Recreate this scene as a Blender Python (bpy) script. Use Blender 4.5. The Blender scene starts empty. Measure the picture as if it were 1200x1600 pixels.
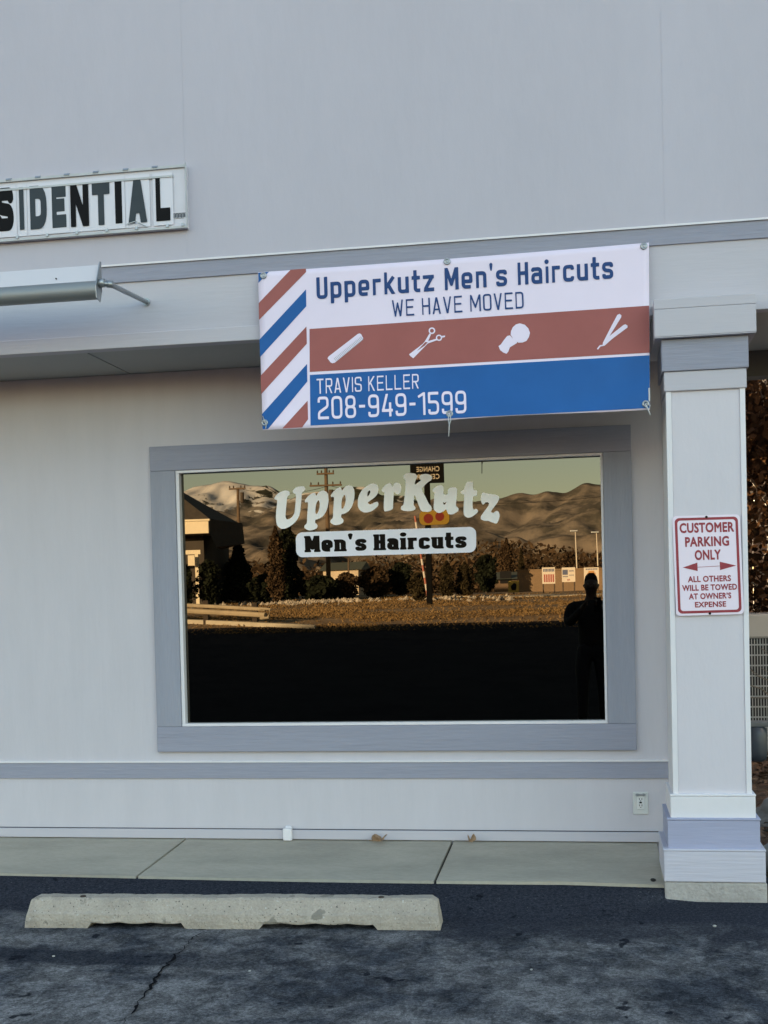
import bpy, bmesh, math, random
import numpy as np
from mathutils import Vector, Matrix, noise as mnoise
R = math.radians
random.seed(7)
SC = bpy.context.scene
COL = SC.collection

# ------------------------------------------------------------------ camera, sky, sun, exposure
YAW, PITCH, ROLL = R(-9.6337), R(-1.2570), R(-1.3419)
F, CX, CY = 1956.5, 600.0, 988.76            # lens in photograph pixels
_f = np.array([math.sin(YAW)*math.cos(PITCH), math.cos(YAW)*math.cos(PITCH), math.sin(PITCH)])
_r0 = np.array([math.cos(YAW), -math.sin(YAW), 0.0]); _u0 = np.cross(_r0, _f)
_r = math.cos(ROLL)*_r0 + math.sin(ROLL)*_u0
_u = -math.sin(ROLL)*_r0 + math.cos(ROLL)*_u0
cam_d = bpy.data.cameras.new("camera"); cam = bpy.data.objects.new("camera", cam_d); COL.objects.link(cam)
cam.matrix_world = Matrix(((_r[0], _u[0], -_f[0], 0), (_r[1], _u[1], -_f[1], 0), (_r[2], _u[2], -_f[2], 0), (0, 0, 0, 1)))
cam_d.sensor_fit = 'VERTICAL'; cam_d.sensor_height = 36.0; cam_d.sensor_width = 27.0
cam_d.lens = F/1600*36.0
cam_d.shift_y = (CY-800)/1600
cam_d.clip_start = 0.02; cam_d.clip_end = 30000
SC.camera = cam

SUN_EL, SUN_AZ = R(9.0), R(-28)              # low winter sun behind the shop, a little to the left
world = bpy.data.worlds.new("World"); SC.world = world; world.use_nodes = True
nt = world.node_tree
sky = nt.nodes.new('ShaderNodeTexSky'); sky.sky_type = 'NISHITA'; sky.sun_disc = False
sky.sun_elevation = SUN_EL; sky.sun_rotation = SUN_AZ
sky.altitude = 500; sky.air_density = 1.0; sky.dust_density = 1.0; sky.ozone_density = 0.0
bg = nt.nodes['Background']; bg.inputs['Strength'].default_value = 0.054
nt.links.new(sky.outputs[0], bg.inputs['Color'])
sun_d = bpy.data.lights.new("sun", 'SUN'); sun_d.energy = 5.0; sun_d.angle = R(0.5); sun_d.color = (1.0, 0.76, 0.48)
sun = bpy.data.objects.new("sun", sun_d); COL.objects.link(sun)
sdir = Vector((math.sin(SUN_AZ)*math.cos(SUN_EL), math.cos(SUN_AZ)*math.cos(SUN_EL), math.sin(SUN_EL)))
sun.rotation_euler = sdir.to_track_quat('Z', 'Y').to_euler(); sun.location = (-20, 40, 30)
SC.view_settings.view_transform = 'Standard'; SC.view_settings.look = 'None'
SC.view_settings.exposure = 3.55; SC.view_settings.gamma = 1.0
SC.cycles.use_denoising = True
SC.cycles.max_bounces = 8; SC.cycles.diffuse_bounces = 4; SC.cycles.glossy_bounces = 4; SC.cycles.transparent_max_bounces = 6

# ------------------------------------------------------------------ measuring the photograph
def ray(x, y): return _r*(x-CX)/F - _u*(y-CY)/F + _f
def on_y(x, y, Y):
    d = ray(x, y); p = d*(Y/d[1]); return Vector(p)
WALL, FRONT, LOT = 6.20, 5.55, -1.284        # shop wall plane, fascia plane, height of the parking lot
def mir(x, y, d):                            # a point seen in the window at distance d (camera to wall and back out)
    p = on_y(x, y, d); return Vector((p.x, 2*WALL-d, p.z))

# ------------------------------------------------------------------ materials
MATS = {}
def M(name, col, rough=0.6, var=0.0, nscale=4.0, stretch=(1, 1, 1), bump=0.0, bscale=None, metal=0.0, spec=0.5, col2=None, detail=6, fine=0.0):
    if name in MATS: return MATS[name]
    m = bpy.data.materials.new(name); m.use_nodes = True; t = m.node_tree; n = t.nodes; l = t.links
    b = n['Principled BSDF']
    b.inputs['Base Color'].default_value = (*col, 1); b.inputs['Roughness'].default_value = rough
    b.inputs['Metallic'].default_value = metal; b.inputs['Specular IOR Level'].default_value = spec
    tc = n.new('ShaderNodeTexCoord'); mp = n.new('ShaderNodeMapping'); mp.inputs['Scale'].default_value = stretch
    l.new(tc.outputs['Object'], mp.inputs['Vector'])
    if var > 0 or col2:
        nz = n.new('ShaderNodeTexNoise'); nz.inputs['Scale'].default_value = nscale; nz.inputs['Detail'].default_value = detail; nz.inputs['Roughness'].default_value = 0.6
        l.new(mp.outputs[0], nz.inputs['Vector'])
        cr = n.new('ShaderNodeValToRGB')
        c2 = col2 or tuple(c*(1+var) for c in col); c1 = col if col2 else tuple(c*(1-var) for c in col)
        cr.color_ramp.elements[0].position = 0.3; cr.color_ramp.elements[1].position = 0.7
        cr.color_ramp.elements[0].color = (*c1, 1); cr.color_ramp.elements[1].color = (*c2, 1)
        l.new(nz.outputs[0], cr.inputs[0]); out = cr.outputs[0]
        if fine > 0:
            n2 = n.new('ShaderNodeTexNoise'); n2.inputs['Scale'].default_value = nscale*14; n2.inputs['Detail'].default_value = 3
            l.new(mp.outputs[0], n2.inputs['Vector'])
            mr = n.new('ShaderNodeMapRange'); mr.inputs[1].default_value = .3; mr.inputs[2].default_value = .7; mr.inputs[3].default_value = 1-fine; mr.inputs[4].default_value = 1+fine
            l.new(n2.outputs[0], mr.inputs[0])
            mx = n.new('ShaderNodeVectorMath'); mx.operation = 'SCALE'; l.new(out, mx.inputs[0]); l.new(mr.outputs[0], mx.inputs['Scale']); out = mx.outputs[0]
        l.new(out, b.inputs['Base Color'])
    if bump > 0:
        nb = n.new('ShaderNodeTexNoise'); nb.inputs['Scale'].default_value = bscale or nscale*6; nb.inputs['Detail'].default_value = 5
        l.new(mp.outputs[0], nb.inputs['Vector'])
        bp = n.new('ShaderNodeBump'); bp.inputs['Strength'].default_value = bump; bp.inputs['Distance'].default_value = 0.01
        l.new(nb.outputs[0], bp.inputs['Height']); l.new(bp.outputs[0], b.inputs['Normal'])
    MATS[name] = m; return m

WALLC = (.485, .462, .520)
WALLC2 = (.555, .525, .56)  # lighter copy of the wall colour, with pavement bounce mixed in
m_siding = M('painted_siding', WALLC, .62, .035, 1.3, (1, 1, .35), .16, 26, fine=.01)
m_siding_grain = M('grained_siding', WALLC2, .62, .03, 3.0, (3, 3, .5), .12, 14, fine=.006)
m_board = M('painted_board', (.50, .475, .515), .58, .02, 2.0, (.6, 6, 6), .12, 12)
m_accent = M('grey_trim_paint', (.305, .308, .372), .68, .05, 2.0, (.5, 8, 8), .35, 10, fine=.03, spec=.3)
m_accent_v = M('grey_trim_paint_upright', (.308, .315, .37), .68, .05, 2.0, (8, 8, .5), .35, 10, fine=.03, spec=.3)
m_white = M('white_paint', (.74, .71, .73), .5, .03, 5, bump=.1)
m_colpanel = M('column_panel_paint', (.62, .58, .62), .55, .03, 1.6, (1, 1, .4), .3, 24)
m_dark = M('dark_gap', (.015, .015, .017), .9)
m_soffit = M('soffit_paint', (.40, .395, .38), .75, .05, 1.2, bump=.2, bscale=20)
m_conc = M('walkway_concrete', (.42, .375, .298), .85, .14, 2.2, (1, 2.2, 1), .35, 60, fine=.06)
m_conc2 = M('rough_concrete', (.415, .36, .295), .9, .16, 9, bump=.8, bscale=90, fine=.10)
m_foot = M('footing_concrete', (.42, .39, .36), .9, .18, 7, bump=.9, bscale=50, fine=.08)
m_metal = M('galvanised_metal', (.34, .36, .38), .38, .08, 8, metal=.75)
m_lamp = M('lamp_housing_enamel', (.42, .45, .48), .33, .05, 3, (1, 6, 6), metal=.35)
m_black = M('black_plastic', (.006, .006, .007), .7, spec=.15)
m_slate = M('slate_plastic', (.045, .056, .066), .7, .12, 6, spec=.2)
m_card = M('white_letter_card', (.66, .645, .70), .4, .02, 3)
m_boardw = M('letter_board_white', (.62, .60, .65), .45, .05, 4)
m_rail = M('letter_board_rail', (.48, .49, .50), .5, .1, 12)
m_vwhite = M('banner_white_vinyl', (.80, .70, .82), .5, .02, 3, spec=.25)
m_vblue = M('banner_blue_print', (.016, .105, .33), .5, .07, 5, spec=.2)
m_vred = M('banner_red_print', (.335, .105, .092), .5, .05, 5, spec=.2)
m_vnavy = M('banner_navy_ink', (.024, .062, .19), .5, spec=.15)
m_vgrey = M('banner_grey_print', (.45, .43, .47), .42)
m_signw = M('sign_white_enamel', (.80, .70, .80), .3, .02, 5)
m_signr = M('sign_red_enamel', (.30, .042, .055), .45, .12, 14, spec=.25)
m_decal = M('cream_window_vinyl', (.93, .90, .88), .6)
m_decalw = M('white_window_vinyl', (.80, .78, .84), .5)
m_ink = M('dark_window_vinyl', (.010, .007, .005), .8, spec=.08)
m_cord = M('white_cord', (.55, .55, .55), .7)
m_outlet = M('outlet_ivory', (.62, .62, .60), .35)
m_leaf = M('dry_leaf_brown', (.31, .20, .12), .8, .35, 30)

# ------------------------------------------------------------------ mesh tools
class MB:
    def __init__(s): s.v = []; s.f = []; s.mi = []
    def add(s, vs, fs, mi=0):
        o = len(s.v); s.v += [tuple(v) for v in vs]; s.f += [tuple(i+o for i in f) for f in fs]; s.mi += [mi]*len(fs); return s
    def box(s, x0, x1, y0, y1, z0, z1, mi=0):
        v = [(x0,y0,z0),(x1,y0,z0),(x1,y1,z0),(x0,y1,z0),(x0,y0,z1),(x1,y0,z1),(x1,y1,z1),(x0,y1,z1)]
        return s.add(v, [(0,3,2,1),(4,5,6,7),(0,1,5,4),(1,2,6,5),(2,3,7,6),(3,0,4,7)], mi)
    def prism(s, prof, x0, x1, mi=0):        # profile of (y, z), swept along x
        n = len(prof); v = [(x0, y, z) for y, z in prof]+[(x1, y, z) for y, z in prof]
        f = [tuple(range(n)), tuple(range(2*n-1, n-1, -1))]+[(i, i+n, (i+1) % n+n, (i+1) % n) for i in range(n)]
        return s.add(v, f, mi)
    def tube(s, pts, rad, n=10, mi=0, caps=True):
        pts = [Vector(p) for p in pts]; rad = rad if isinstance(rad, (list, tuple)) else [rad]*len(pts)
        vs = []; prev = None
        for i, p in enumerate(pts):
            t = (pts[min(i+1, len(pts)-1)]-pts[max(i-1, 0)]).normalized()
            a = prev or (Vector((0, 0, 1)) if abs(t.z) < .9 else Vector((1, 0, 0)))
            a = (a-t*a.dot(t)).normalized(); b = t.cross(a); prev = a
            vs += [p+(a*math.cos(k*2*math.pi/n)+b*math.sin(k*2*math.pi/n))*rad[i] for k in range(n)]
        fs = [(i*n+k, i*n+(k+1) % n, (i+1)*n+(k+1) % n, (i+1)*n+k) for i in range(len(pts)-1) for k in range(n)]
        if caps: fs += [tuple(range(n-1, -1, -1)), tuple(range((len(pts)-1)*n, len(pts)*n))]
        return s.add(vs, fs, mi)
    def lathe(s, cen, prof, n=20, mi=0):     # (radius, z)
        vs = [(cen[0]+r*math.cos(k*2*math.pi/n), cen[1]+r*math.sin(k*2*math.pi/n), cen[2]+z) for r, z in prof for k in range(n)]
        fs = [(i*n+k, i*n+(k+1) % n, (i+1)*n+(k+1) % n, (i+1)*n+k) for i in range(len(prof)-1) for k in range(n)]
        fs += [tuple(range(n-1, -1, -1)), tuple(range((len(prof)-1)*n, len(prof)*n))]
        return s.add(vs, fs, mi)

ORG = {}
def link(name, data, parent=None, loc=(0, 0, 0)):
    o = bpy.data.objects.new(name, data); COL.objects.link(o)
    if parent is not None:
        o.parent = parent; ORG[o.name] = ORG[parent.name]
    else:
        o.location = loc; ORG[o.name] = Vector(loc)
    return o
def tag(o, label=None, cat=None, group=None, kind=None):
    if label: o['label'] = label
    if cat: o['category'] = cat
    if group: o['group'] = group
    if kind: o['kind'] = kind
    return o
def thing(name, label, cat, loc, group=None):
    return tag(link(name, None, None, loc), label, cat, group)
def make(name, mb, mat, parent=None, loc=(0, 0, 0), bevel=0, smooth=False, label=None):
    o0 = ORG[parent.name] if parent is not None else Vector(loc)
    me = bpy.data.meshes.new(name); me.from_pydata([tuple(Vector(v)-o0) for v in mb.v], [], mb.f)
    mats = mat if isinstance(mat, (list, tuple)) else [mat]
    for m in mats: me.materials.append(m)
    if len(mats) > 1: me.polygons.foreach_set('material_index', mb.mi)
    if smooth: me.polygons.foreach_set('use_smooth', [True]*len(me.polygons))
    me.update()
    o = link(name, me, parent, loc)
    if bevel:
        bv = o.modifiers.new('bevel', 'BEVEL'); bv.width = bevel; bv.segments = 2; bv.limit_method = 'ANGLE'; bv.angle_limit = R(40)
    if label: o['label'] = label
    return o

# ------------------------------------------------------------------ lettering: strokes -> signed distance -> outline -> filled mesh
def fillet(pts, r, closed=False, sharp=()):
    out = []; n = len(pts)
    for i, p in enumerate(pts):
        if (not closed and i in (0, n-1)) or i in sharp or r <= 0: out.append(p); continue
        a = np.array(pts[i-1], float); b = np.array(p, float); c = np.array(pts[(i+1) % n], float)
        d1 = a-b; d2 = c-b; l1 = np.linalg.norm(d1); l2 = np.linalg.norm(d2); d1 /= l1; d2 /= l2
        ang = math.acos(max(-1, min(1, d1@d2)))
        k = min(r/math.tan(ang/2), l1*.49, l2*.49)
        p1 = b+d1*k; p2 = b+d2*k
        for t in np.linspace(0, 1, 6): out.append(tuple((1-t)**2*p1+2*t*(1-t)*b+t*t*p2))
    if closed: out.append(out[0])
    return out
class Glyph:
    def __init__(s, w): s.w = w; s.ops = []; s.clip = None
    def stroke(s, pts, t, round_=False): s.ops.append(('s', [tuple(p) for p in pts], t, round_)); return s
    def blob(s, pts, rad): s.ops.append(('b', pts, rad)); return s
    def cut(s, pts, rad): s.ops.append(('c', pts, rad)); return s
    def rect(s, x0, x1, y0, y1): s.ops.append(('r', x0, x1, y0, y1)); return s
    soft = 0.0; fatten = 0.0
    def sdf(s, X, Y):
        D = np.full(X.shape, 9.0)
        def uni(a, b):
            if s.soft <= 0: return np.minimum(a, b)
            h = np.clip(.5+.5*(b-a)/s.soft, 0, 1); return b*(1-h)+a*h-s.soft*h*(1-h)
        def cap(a, b, ra, rb):
            ax, ay = a; dx, dy = b[0]-ax, b[1]-ay; L2 = dx*dx+dy*dy+1e-12
            t = np.clip(((X-ax)*dx+(Y-ay)*dy)/L2, 0, 1)
            return np.hypot(X-ax-t*dx, Y-ay-t*dy)-(ra+(rb-ra)*t)
        for op in s.ops:
            if op[0] == 's':
                _, pts, t, rd = op; h = t/2
                for a, b in zip(pts[:-1], pts[1:]):
                    dx, dy = b[0]-a[0], b[1]-a[1]; L = math.hypot(dx, dy)
                    if L < 1e-9: continue
                    dx /= L; dy /= L; mx, my = (a[0]+b[0])/2, (a[1]+b[1])/2
                    u = np.abs((X-mx)*dx+(Y-my)*dy)-L/2; v = np.abs(-(X-mx)*dy+(Y-my)*dx)-h
                    D = np.minimum(D, np.maximum(u, v))
                js = pts if rd else pts[1:-1]
                for a in js: D = np.minimum(D, np.hypot(X-a[0], Y-a[1])-h)
                if not rd and len(pts) > 3 and math.hypot(pts[0][0]-pts[-1][0], pts[0][1]-pts[-1][1]) < 1e-6:
                    D = np.minimum(D, np.hypot(X-pts[0][0], Y-pts[0][1])-h)
            elif op[0] in 'bc':
                _, pts, rad = op; rad = rad if isinstance(rad, (list, tuple)) else [rad]*len(pts)
                E = np.full(X.shape, 9.0)
                if len(pts) == 1: E = np.hypot(X-pts[0][0], Y-pts[0][1])-rad[0]
                for i in range(len(pts)-1): E = np.minimum(E, cap(pts[i], pts[i+1], rad[i], rad[i+1]))
                D = uni(D, E) if op[0] == 'b' else np.maximum(D, -E)
            else:
                _, x0, x1, y0, y1 = op
                D = np.minimum(D, np.maximum(np.abs(X-(x0+x1)/2)-(x1-x0)/2, np.abs(Y-(y0+y1)/2)-(y1-y0)/2))
        D = D-s.fatten
        if s.clip: D = np.maximum(D, np.maximum(s.clip[0]-Y, Y-s.clip[1]))
        return D
def outline(g, step=1/40, x0=-.25, x1=None, y0=-.42, y1=1.25):
    x1 = x1 if x1 is not None else g.w+.25
    xs = np.arange(x0, x1, step)+.0003; ys = np.arange(y0, y1, step)+.0007
    X, Y = np.meshgrid(xs, ys); D = g.sdf(X, Y)
    return contour(D, xs, ys, step)
def contour(D, xs, ys, step):
    I = D < 0
    code = I[:-1, :-1]*1+I[:-1, 1:]*2+I[1:, 1:]*4+I[1:, :-1]*8
    T = {1: [(3,0)], 2: [(0,1)], 3: [(3,1)], 4: [(1,2)], 5: [(3,2),(1,0)], 6: [(0,2)], 7: [(3,2)], 8: [(2,3)], 9: [(2,0)], 10: [(0,3),(2,1)], 11: [(2,1)], 12: [(1,3)], 13: [(1,0)], 14: [(0,3)]}
    nxt = {}; pos = {}
    def ekey(j, i, e): return [('h', j, i), ('v', j, i+1), ('h', j+1, i), ('v', j, i)][e]
    def pt(k):
        if k in pos: return
        _, j, i = k; j2, i2 = (j, i+1) if k[0] == 'h' else (j+1, i)
        a, b = D[j, i], D[j2, i2]; t = a/(a-b)
        pos[k] = (xs[i]+(xs[i2]-xs[i])*t, ys[j]+(ys[j2]-ys[j])*t)
    for j, i in zip(*np.nonzero((code > 0) & (code < 15))):
        for a, b in T[int(code[j, i])]:
            ka, kb = ekey(j, i, a), ekey(j, i, b); pt(ka); pt(kb); nxt[ka] = kb
    loops = []; seen = set()
    for k in list(nxt):
        if k in seen: continue
        lp = []; c = k
        while c not in seen and c in nxt: seen.add(c); lp.append(pos[c]); c = nxt[c]
        if len(lp) < 4: continue
        P = lp; 
        for _ in range(2):                   # drop nearly collinear points
            Q = []
            for q in range(len(P)):
                a = Q[-1] if Q else P[q-1]; b = P[q]; d = P[(q+1) % len(P)]
                ar = abs((b[0]-a[0])*(d[1]-a[1])-(b[1]-a[1])*(d[0]-a[0])); L = math.hypot(d[0]-a[0], d[1]-a[1])+1e-9
                if ar/L > step*.035: Q.append(b)
            P = Q if len(Q) >= 3 else P
        if len(P) >= 3: loops.append(P)
    return loops
def fill(loops):                             # flat mesh data (verts 2d, faces) of the filled outlines
    cu = bpy.data.curves.new('tmp', 'CURVE'); cu.dimensions = '2D'; cu.fill_mode = 'BOTH'
    for P in loops:
        sp = cu.splines.new('POLY'); sp.points.add(len(P)-1); sp.use_cyclic_u = True
        for q, p in zip(sp.points, P): q.co = (p[0], p[1], 0, 1)
    ob = bpy.data.objects.new('tmp', cu); COL.objects.link(ob)
    return _grab(ob)
def _grab(ob):
    dg = bpy.context.evaluated_depsgraph_get(); ev = ob.evaluated_get(dg); me = ev.to_mesh()
    v = [(a.co.x, a.co.y) for a in me.vertices]; f = [tuple(p.vertices) for p in me.polygons]
    ev.to_mesh_clear(); cu = ob.data; bpy.data.objects.remove(ob); bpy.data.curves.remove(cu)
    return v, f
def builtin_text(body, bold=0.0, spacing=1.0):
    cu = bpy.data.curves.new('tmp', 'FONT'); cu.body = body; cu.size = 1; cu.space_character = spacing
    cu.resolution_u = 3; cu.fill_mode = 'FRONT'
    ob = bpy.data.objects.new('tmp', cu); COL.objects.link(ob); v, f = _grab(ob)
    if bold <= 0: return v, f
    cnt = {}                                 # embolden: distance to the outline, then a new outline further out
    for t in f:
        for a, b in zip(t, t[1:]+t[:1]): cnt[(min(a, b), max(a, b))] = cnt.get((min(a, b), max(a, b)), 0)+1
    S = np.array([(v[a]+v[b]) for (a, b), n in cnt.items() if n == 1]); step = 1/70
    xs = np.arange(min(p[0] for p in v)-.08, max(p[0] for p in v)+.08, step)+.00037; ys = np.arange(min(p[1] for p in v)-.08, max(p[1] for p in v)+.08, step)+.00071
    X, Y = np.meshgrid(xs, ys); D = np.full(X.shape, 9.0); C = np.zeros(X.shape, int)
    for ax_, ay_, bx_, by_ in S:
        dx, dy = bx_-ax_, by_-ay_; t = np.clip(((X-ax_)*dx+(Y-ay_)*dy)/(dx*dx+dy*dy+1e-12), 0, 1)
        D = np.minimum(D, np.hypot(X-ax_-t*dx, Y-ay_-t*dy))
        if abs(dy) > 1e-9: C += ((Y >= min(ay_, by_)) & (Y < max(ay_, by_)) & (X < ax_+(Y-ay_)*dx/dy))
    D = np.where(C % 2 == 1, -D, D)-bold
    return fill(contour(D, xs, ys, step))

def sq_glyph(ch, t=.135, w=.50, slab=0.0, rr=.14):
    h = t/2; X = .74; l, r = h, w-h; g = Glyph(w)
    def st(pts, sharp=(), closed=False, rad=rr): g.stroke(fillet(pts, rad, closed, sharp), t)
    def stem(x, y0, y1, a=1, b=1):
        g.stroke([(x, y0), (x, y1)], t)
        if slab:
            if a: g.rect(x-h-slab, x+h+slab, y0, y0+.13)
            if b: g.rect(x-h-slab, x+h*.9, y1-.13, y1)
    def bar(y, x0=0, x1=None): g.rect(x0, w if x1 is None else x1, y-h, y+h)
    c = w/2; m = .40
    if ch == 'U': st([(l,1),(l,h),(r,h),(r,1)])
    elif ch == 'O' or ch == '0': st([(l,h),(r,h),(r,1-h),(l,1-h)], closed=True)
    elif ch == 'D': g.stroke([(h,0),(h,1)], t); st([(0,h),(r,h),(r,1-h),(0,1-h)], rad=rr*1.1)
    elif ch == 'E': g.stroke([(h,0),(h,1)], t); bar(h); bar(1-h); bar(.52, 0, w*.9)
    elif ch == 'L': g.stroke([(h,0),(h,1)], t); bar(h)
    elif ch == 'T': g.stroke([(c,0),(c,1)], t); bar(1-h)
    elif ch == 'I': g.w = w = t; g.stroke([(h,0),(h,1)], t)
    elif ch == 'H': stem(h,0,1); stem(r,0,1); bar(.52)
    elif ch == 'N': g.stroke([(h,0),(h,1)], t); g.stroke([(r,0),(r,1)], t); g.stroke([(h*.9,1.05),(w-h*.9,-.05)], t*.95)
    elif ch == 'M':
        g.w = w = w*1.3; r = w-h; stem(h,0,1); stem(r,0,1); g.stroke([(h,1.05),(w/2,.25),(r,1.05)], t*.95)
    elif ch == 'W': g.w = w = w*1.35; g.stroke([(h,1.05),(w*.27,-.02),(w/2,.8),(w*.73,-.02),(w-h,1.05)], t*.95)
    elif ch == 'V': g.stroke([(h*.9,1.05),(c,-.03),(w-h*.9,1.05)], t)
    elif ch == 'A': g.stroke([(h*.9,-.05),(c,1.03),(w-h*.9,-.05)], t); g.rect(c-w*.27, c+w*.27, .22, .22+t*.95)
    elif ch == 'K': g.stroke([(h,0),(h,1)], t); g.stroke([(h,.40),(w-h*.7,1.05)], t); g.stroke([(w*.38,.52),(w-h*.7,-.05)], t)
    elif ch == 'R': g.stroke([(h,0),(h,1)], t); st([(0,1-h),(r,1-h),(r,.48),(0,.48)]); g.stroke([(w*.48,.5),(w-h*.8,-.05)], t)
    elif ch == 'S': st([(r,.70),(r,1-h),(l,1-h),(l,.53),(r,.47),(r,h),(l,h),(l,.30)])
    elif ch == 'p': st([(l,h),(r,h),(r,X-h),(l,X-h)], closed=True); g.stroke([(h,-.24),(h,X)], t)
    elif ch == 'e': st([(r*.98,h),(l,h),(l,X-h),(r,X-h),(r,.33),(l,.33)], sharp=(4,))
    elif ch == 'r': g.w = w = w*.78; stem(h,0,X); st([(h,X-h-.03),(h+.02,X-h),(w,X-h)], rad=.02)
    elif ch == 'k': g.stroke([(h,0),(h,1)], t); g.stroke([(h,.28),(w-h*.7,X+.04)], t); g.stroke([(w*.40,.42),(w-h*.6,-.05)], t)
    elif ch == 'u':
        st([(l,X),(l,h),(r,h),(r,X)]); stem(r,0,X,1,1)
        if slab: g.rect(-slab, t*.9, X-.13, X)
    elif ch == 't': g.w = w = w*.76; st([(w*.42,1.0),(w*.42,h),(w,h)]); bar(X-h)
    elif ch == 'z': bar(h); bar(X-h); g.stroke([(h*1.1,h),(w-h*1.1,X-h)], t)
    elif ch == 'n': stem(h,0,X); st([(h,X-h),(r,X-h),(r,0)]); slab and g.rect(r-h-slab*.6, r+h+slab, 0, .13)
    elif ch == 's': st([(r,.52),(r,X-h),(l,X-h),(l,.40),(r,.34),(r,h),(l,h),(l,.22)])
    elif ch == 'a': st([(l,.58),(l,X-h),(r,X-h),(r,0)]); st([(r,.42),(l,.42),(l,h),(r,h)]); slab and g.rect(r, r+h+slab, 0, .13)
    elif ch == 'i':
        g.w = w = t+(slab*1.4); stem(w/2,0,X); g.blob([(w/2,.95)], [h*1.25])
    elif ch == 'c': st([(r,.52),(r,X-h),(l,X-h),(l,h),(r,h),(r,.22)])
    elif ch == "'": g.w = w = t*1.1; g.blob([(w/2,1.0),(w/2,.76)], [h*.95,h*.45])
    elif ch == '-': g.w = w = w*.62; g.rect(.02, w-.02, .44, .44+t)
    elif ch == '1': g.w = w = w*.62; g.stroke([(w-h,0),(w-h,1)], t); g.stroke([(-.02,.80),(w-h*.6,.97)], t*.9); 
    elif ch == '2': st([(l,.74),(l,1-h),(r,1-h),(r,.56),(l,.30),(l,h),(w,h)], sharp=(5,), rad=rr*.8)
    elif ch == '4': g.stroke([(w*.5,1.02),(l,.27),(l+.02,.27)], t); bar(.27); g.stroke([(w*.76,0),(w*.76,.62)], t)
    elif ch == '5': st([(w*.96,1-h),(l,1-h),(l,.56),(r,.56),(r,h),(l,h),(l,.24)], sharp=(1,2))
    elif ch == '8': st([(l,h),(r,h),(r,.5),(l,.5)], closed=True); st([(l+.015,.5),(r-.015,.5),(r-.015,1-h),(l+.015,1-h)], closed=True)
    elif ch == '9': st([(l,.45),(r,.45),(r,1-h),(l,1-h)], closed=True); st([(r,.8),(r,h),(l,h),(l,.24)])
    else: return None
    if ch in 'AVWKNMkRR1' or ch == '4' or ch == 'z': g.clip = (0, 1.0 if ch.isupper() or ch in 'k14' else X)
    return g
def sq_text(body, t, w=.5, gap=.13, space=.34, slab=0.0, rr=.14):
    x = 0; loops = []; cache = {}
    for ch in body:
        if ch == ' ': x += space; continue
        if ch not in cache:
            g = sq_glyph(ch, t, w, slab, rr); cache[ch] = (outline(g), g.w)
        L, gw = cache[ch]
        loops += [[(p[0]+x, p[1]) for p in q] for q in L]; x += gw+gap
    v, f = fill(loops); return v, f, x-gap

def quadmap(q, v, x0, x1, y0=0.0, y1=1.0):   # text box -> quad BL BR TR TL (tuples of numbers)
    q = [np.array(p, float) for p in q]; out = []
    for x, y in v:
        s = (x-x0)/(x1-x0); t = (y-y0)/(y1-y0)
        out.append((1-s)*(1-t)*q[0]+s*(1-t)*q[1]+s*t*q[2]+(1-s)*t*q[3])
    return out
def flat_part(name, v3, f, mat, parent, label=None):
    mb = MB(); mb.add(v3, f)
    if f:
        n = Vector((0, 0, 0))
        for q in f[:40]:
            a, b, c = Vector(v3[q[0]]), Vector(v3[q[1]]), Vector(v3[q[2]]); n += (b-a).cross(c-a)
        if n.y > 0: mb.f = [tuple(reversed(q)) for q in mb.f]
    return make(name, mb, mat, parent, label=label)

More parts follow.
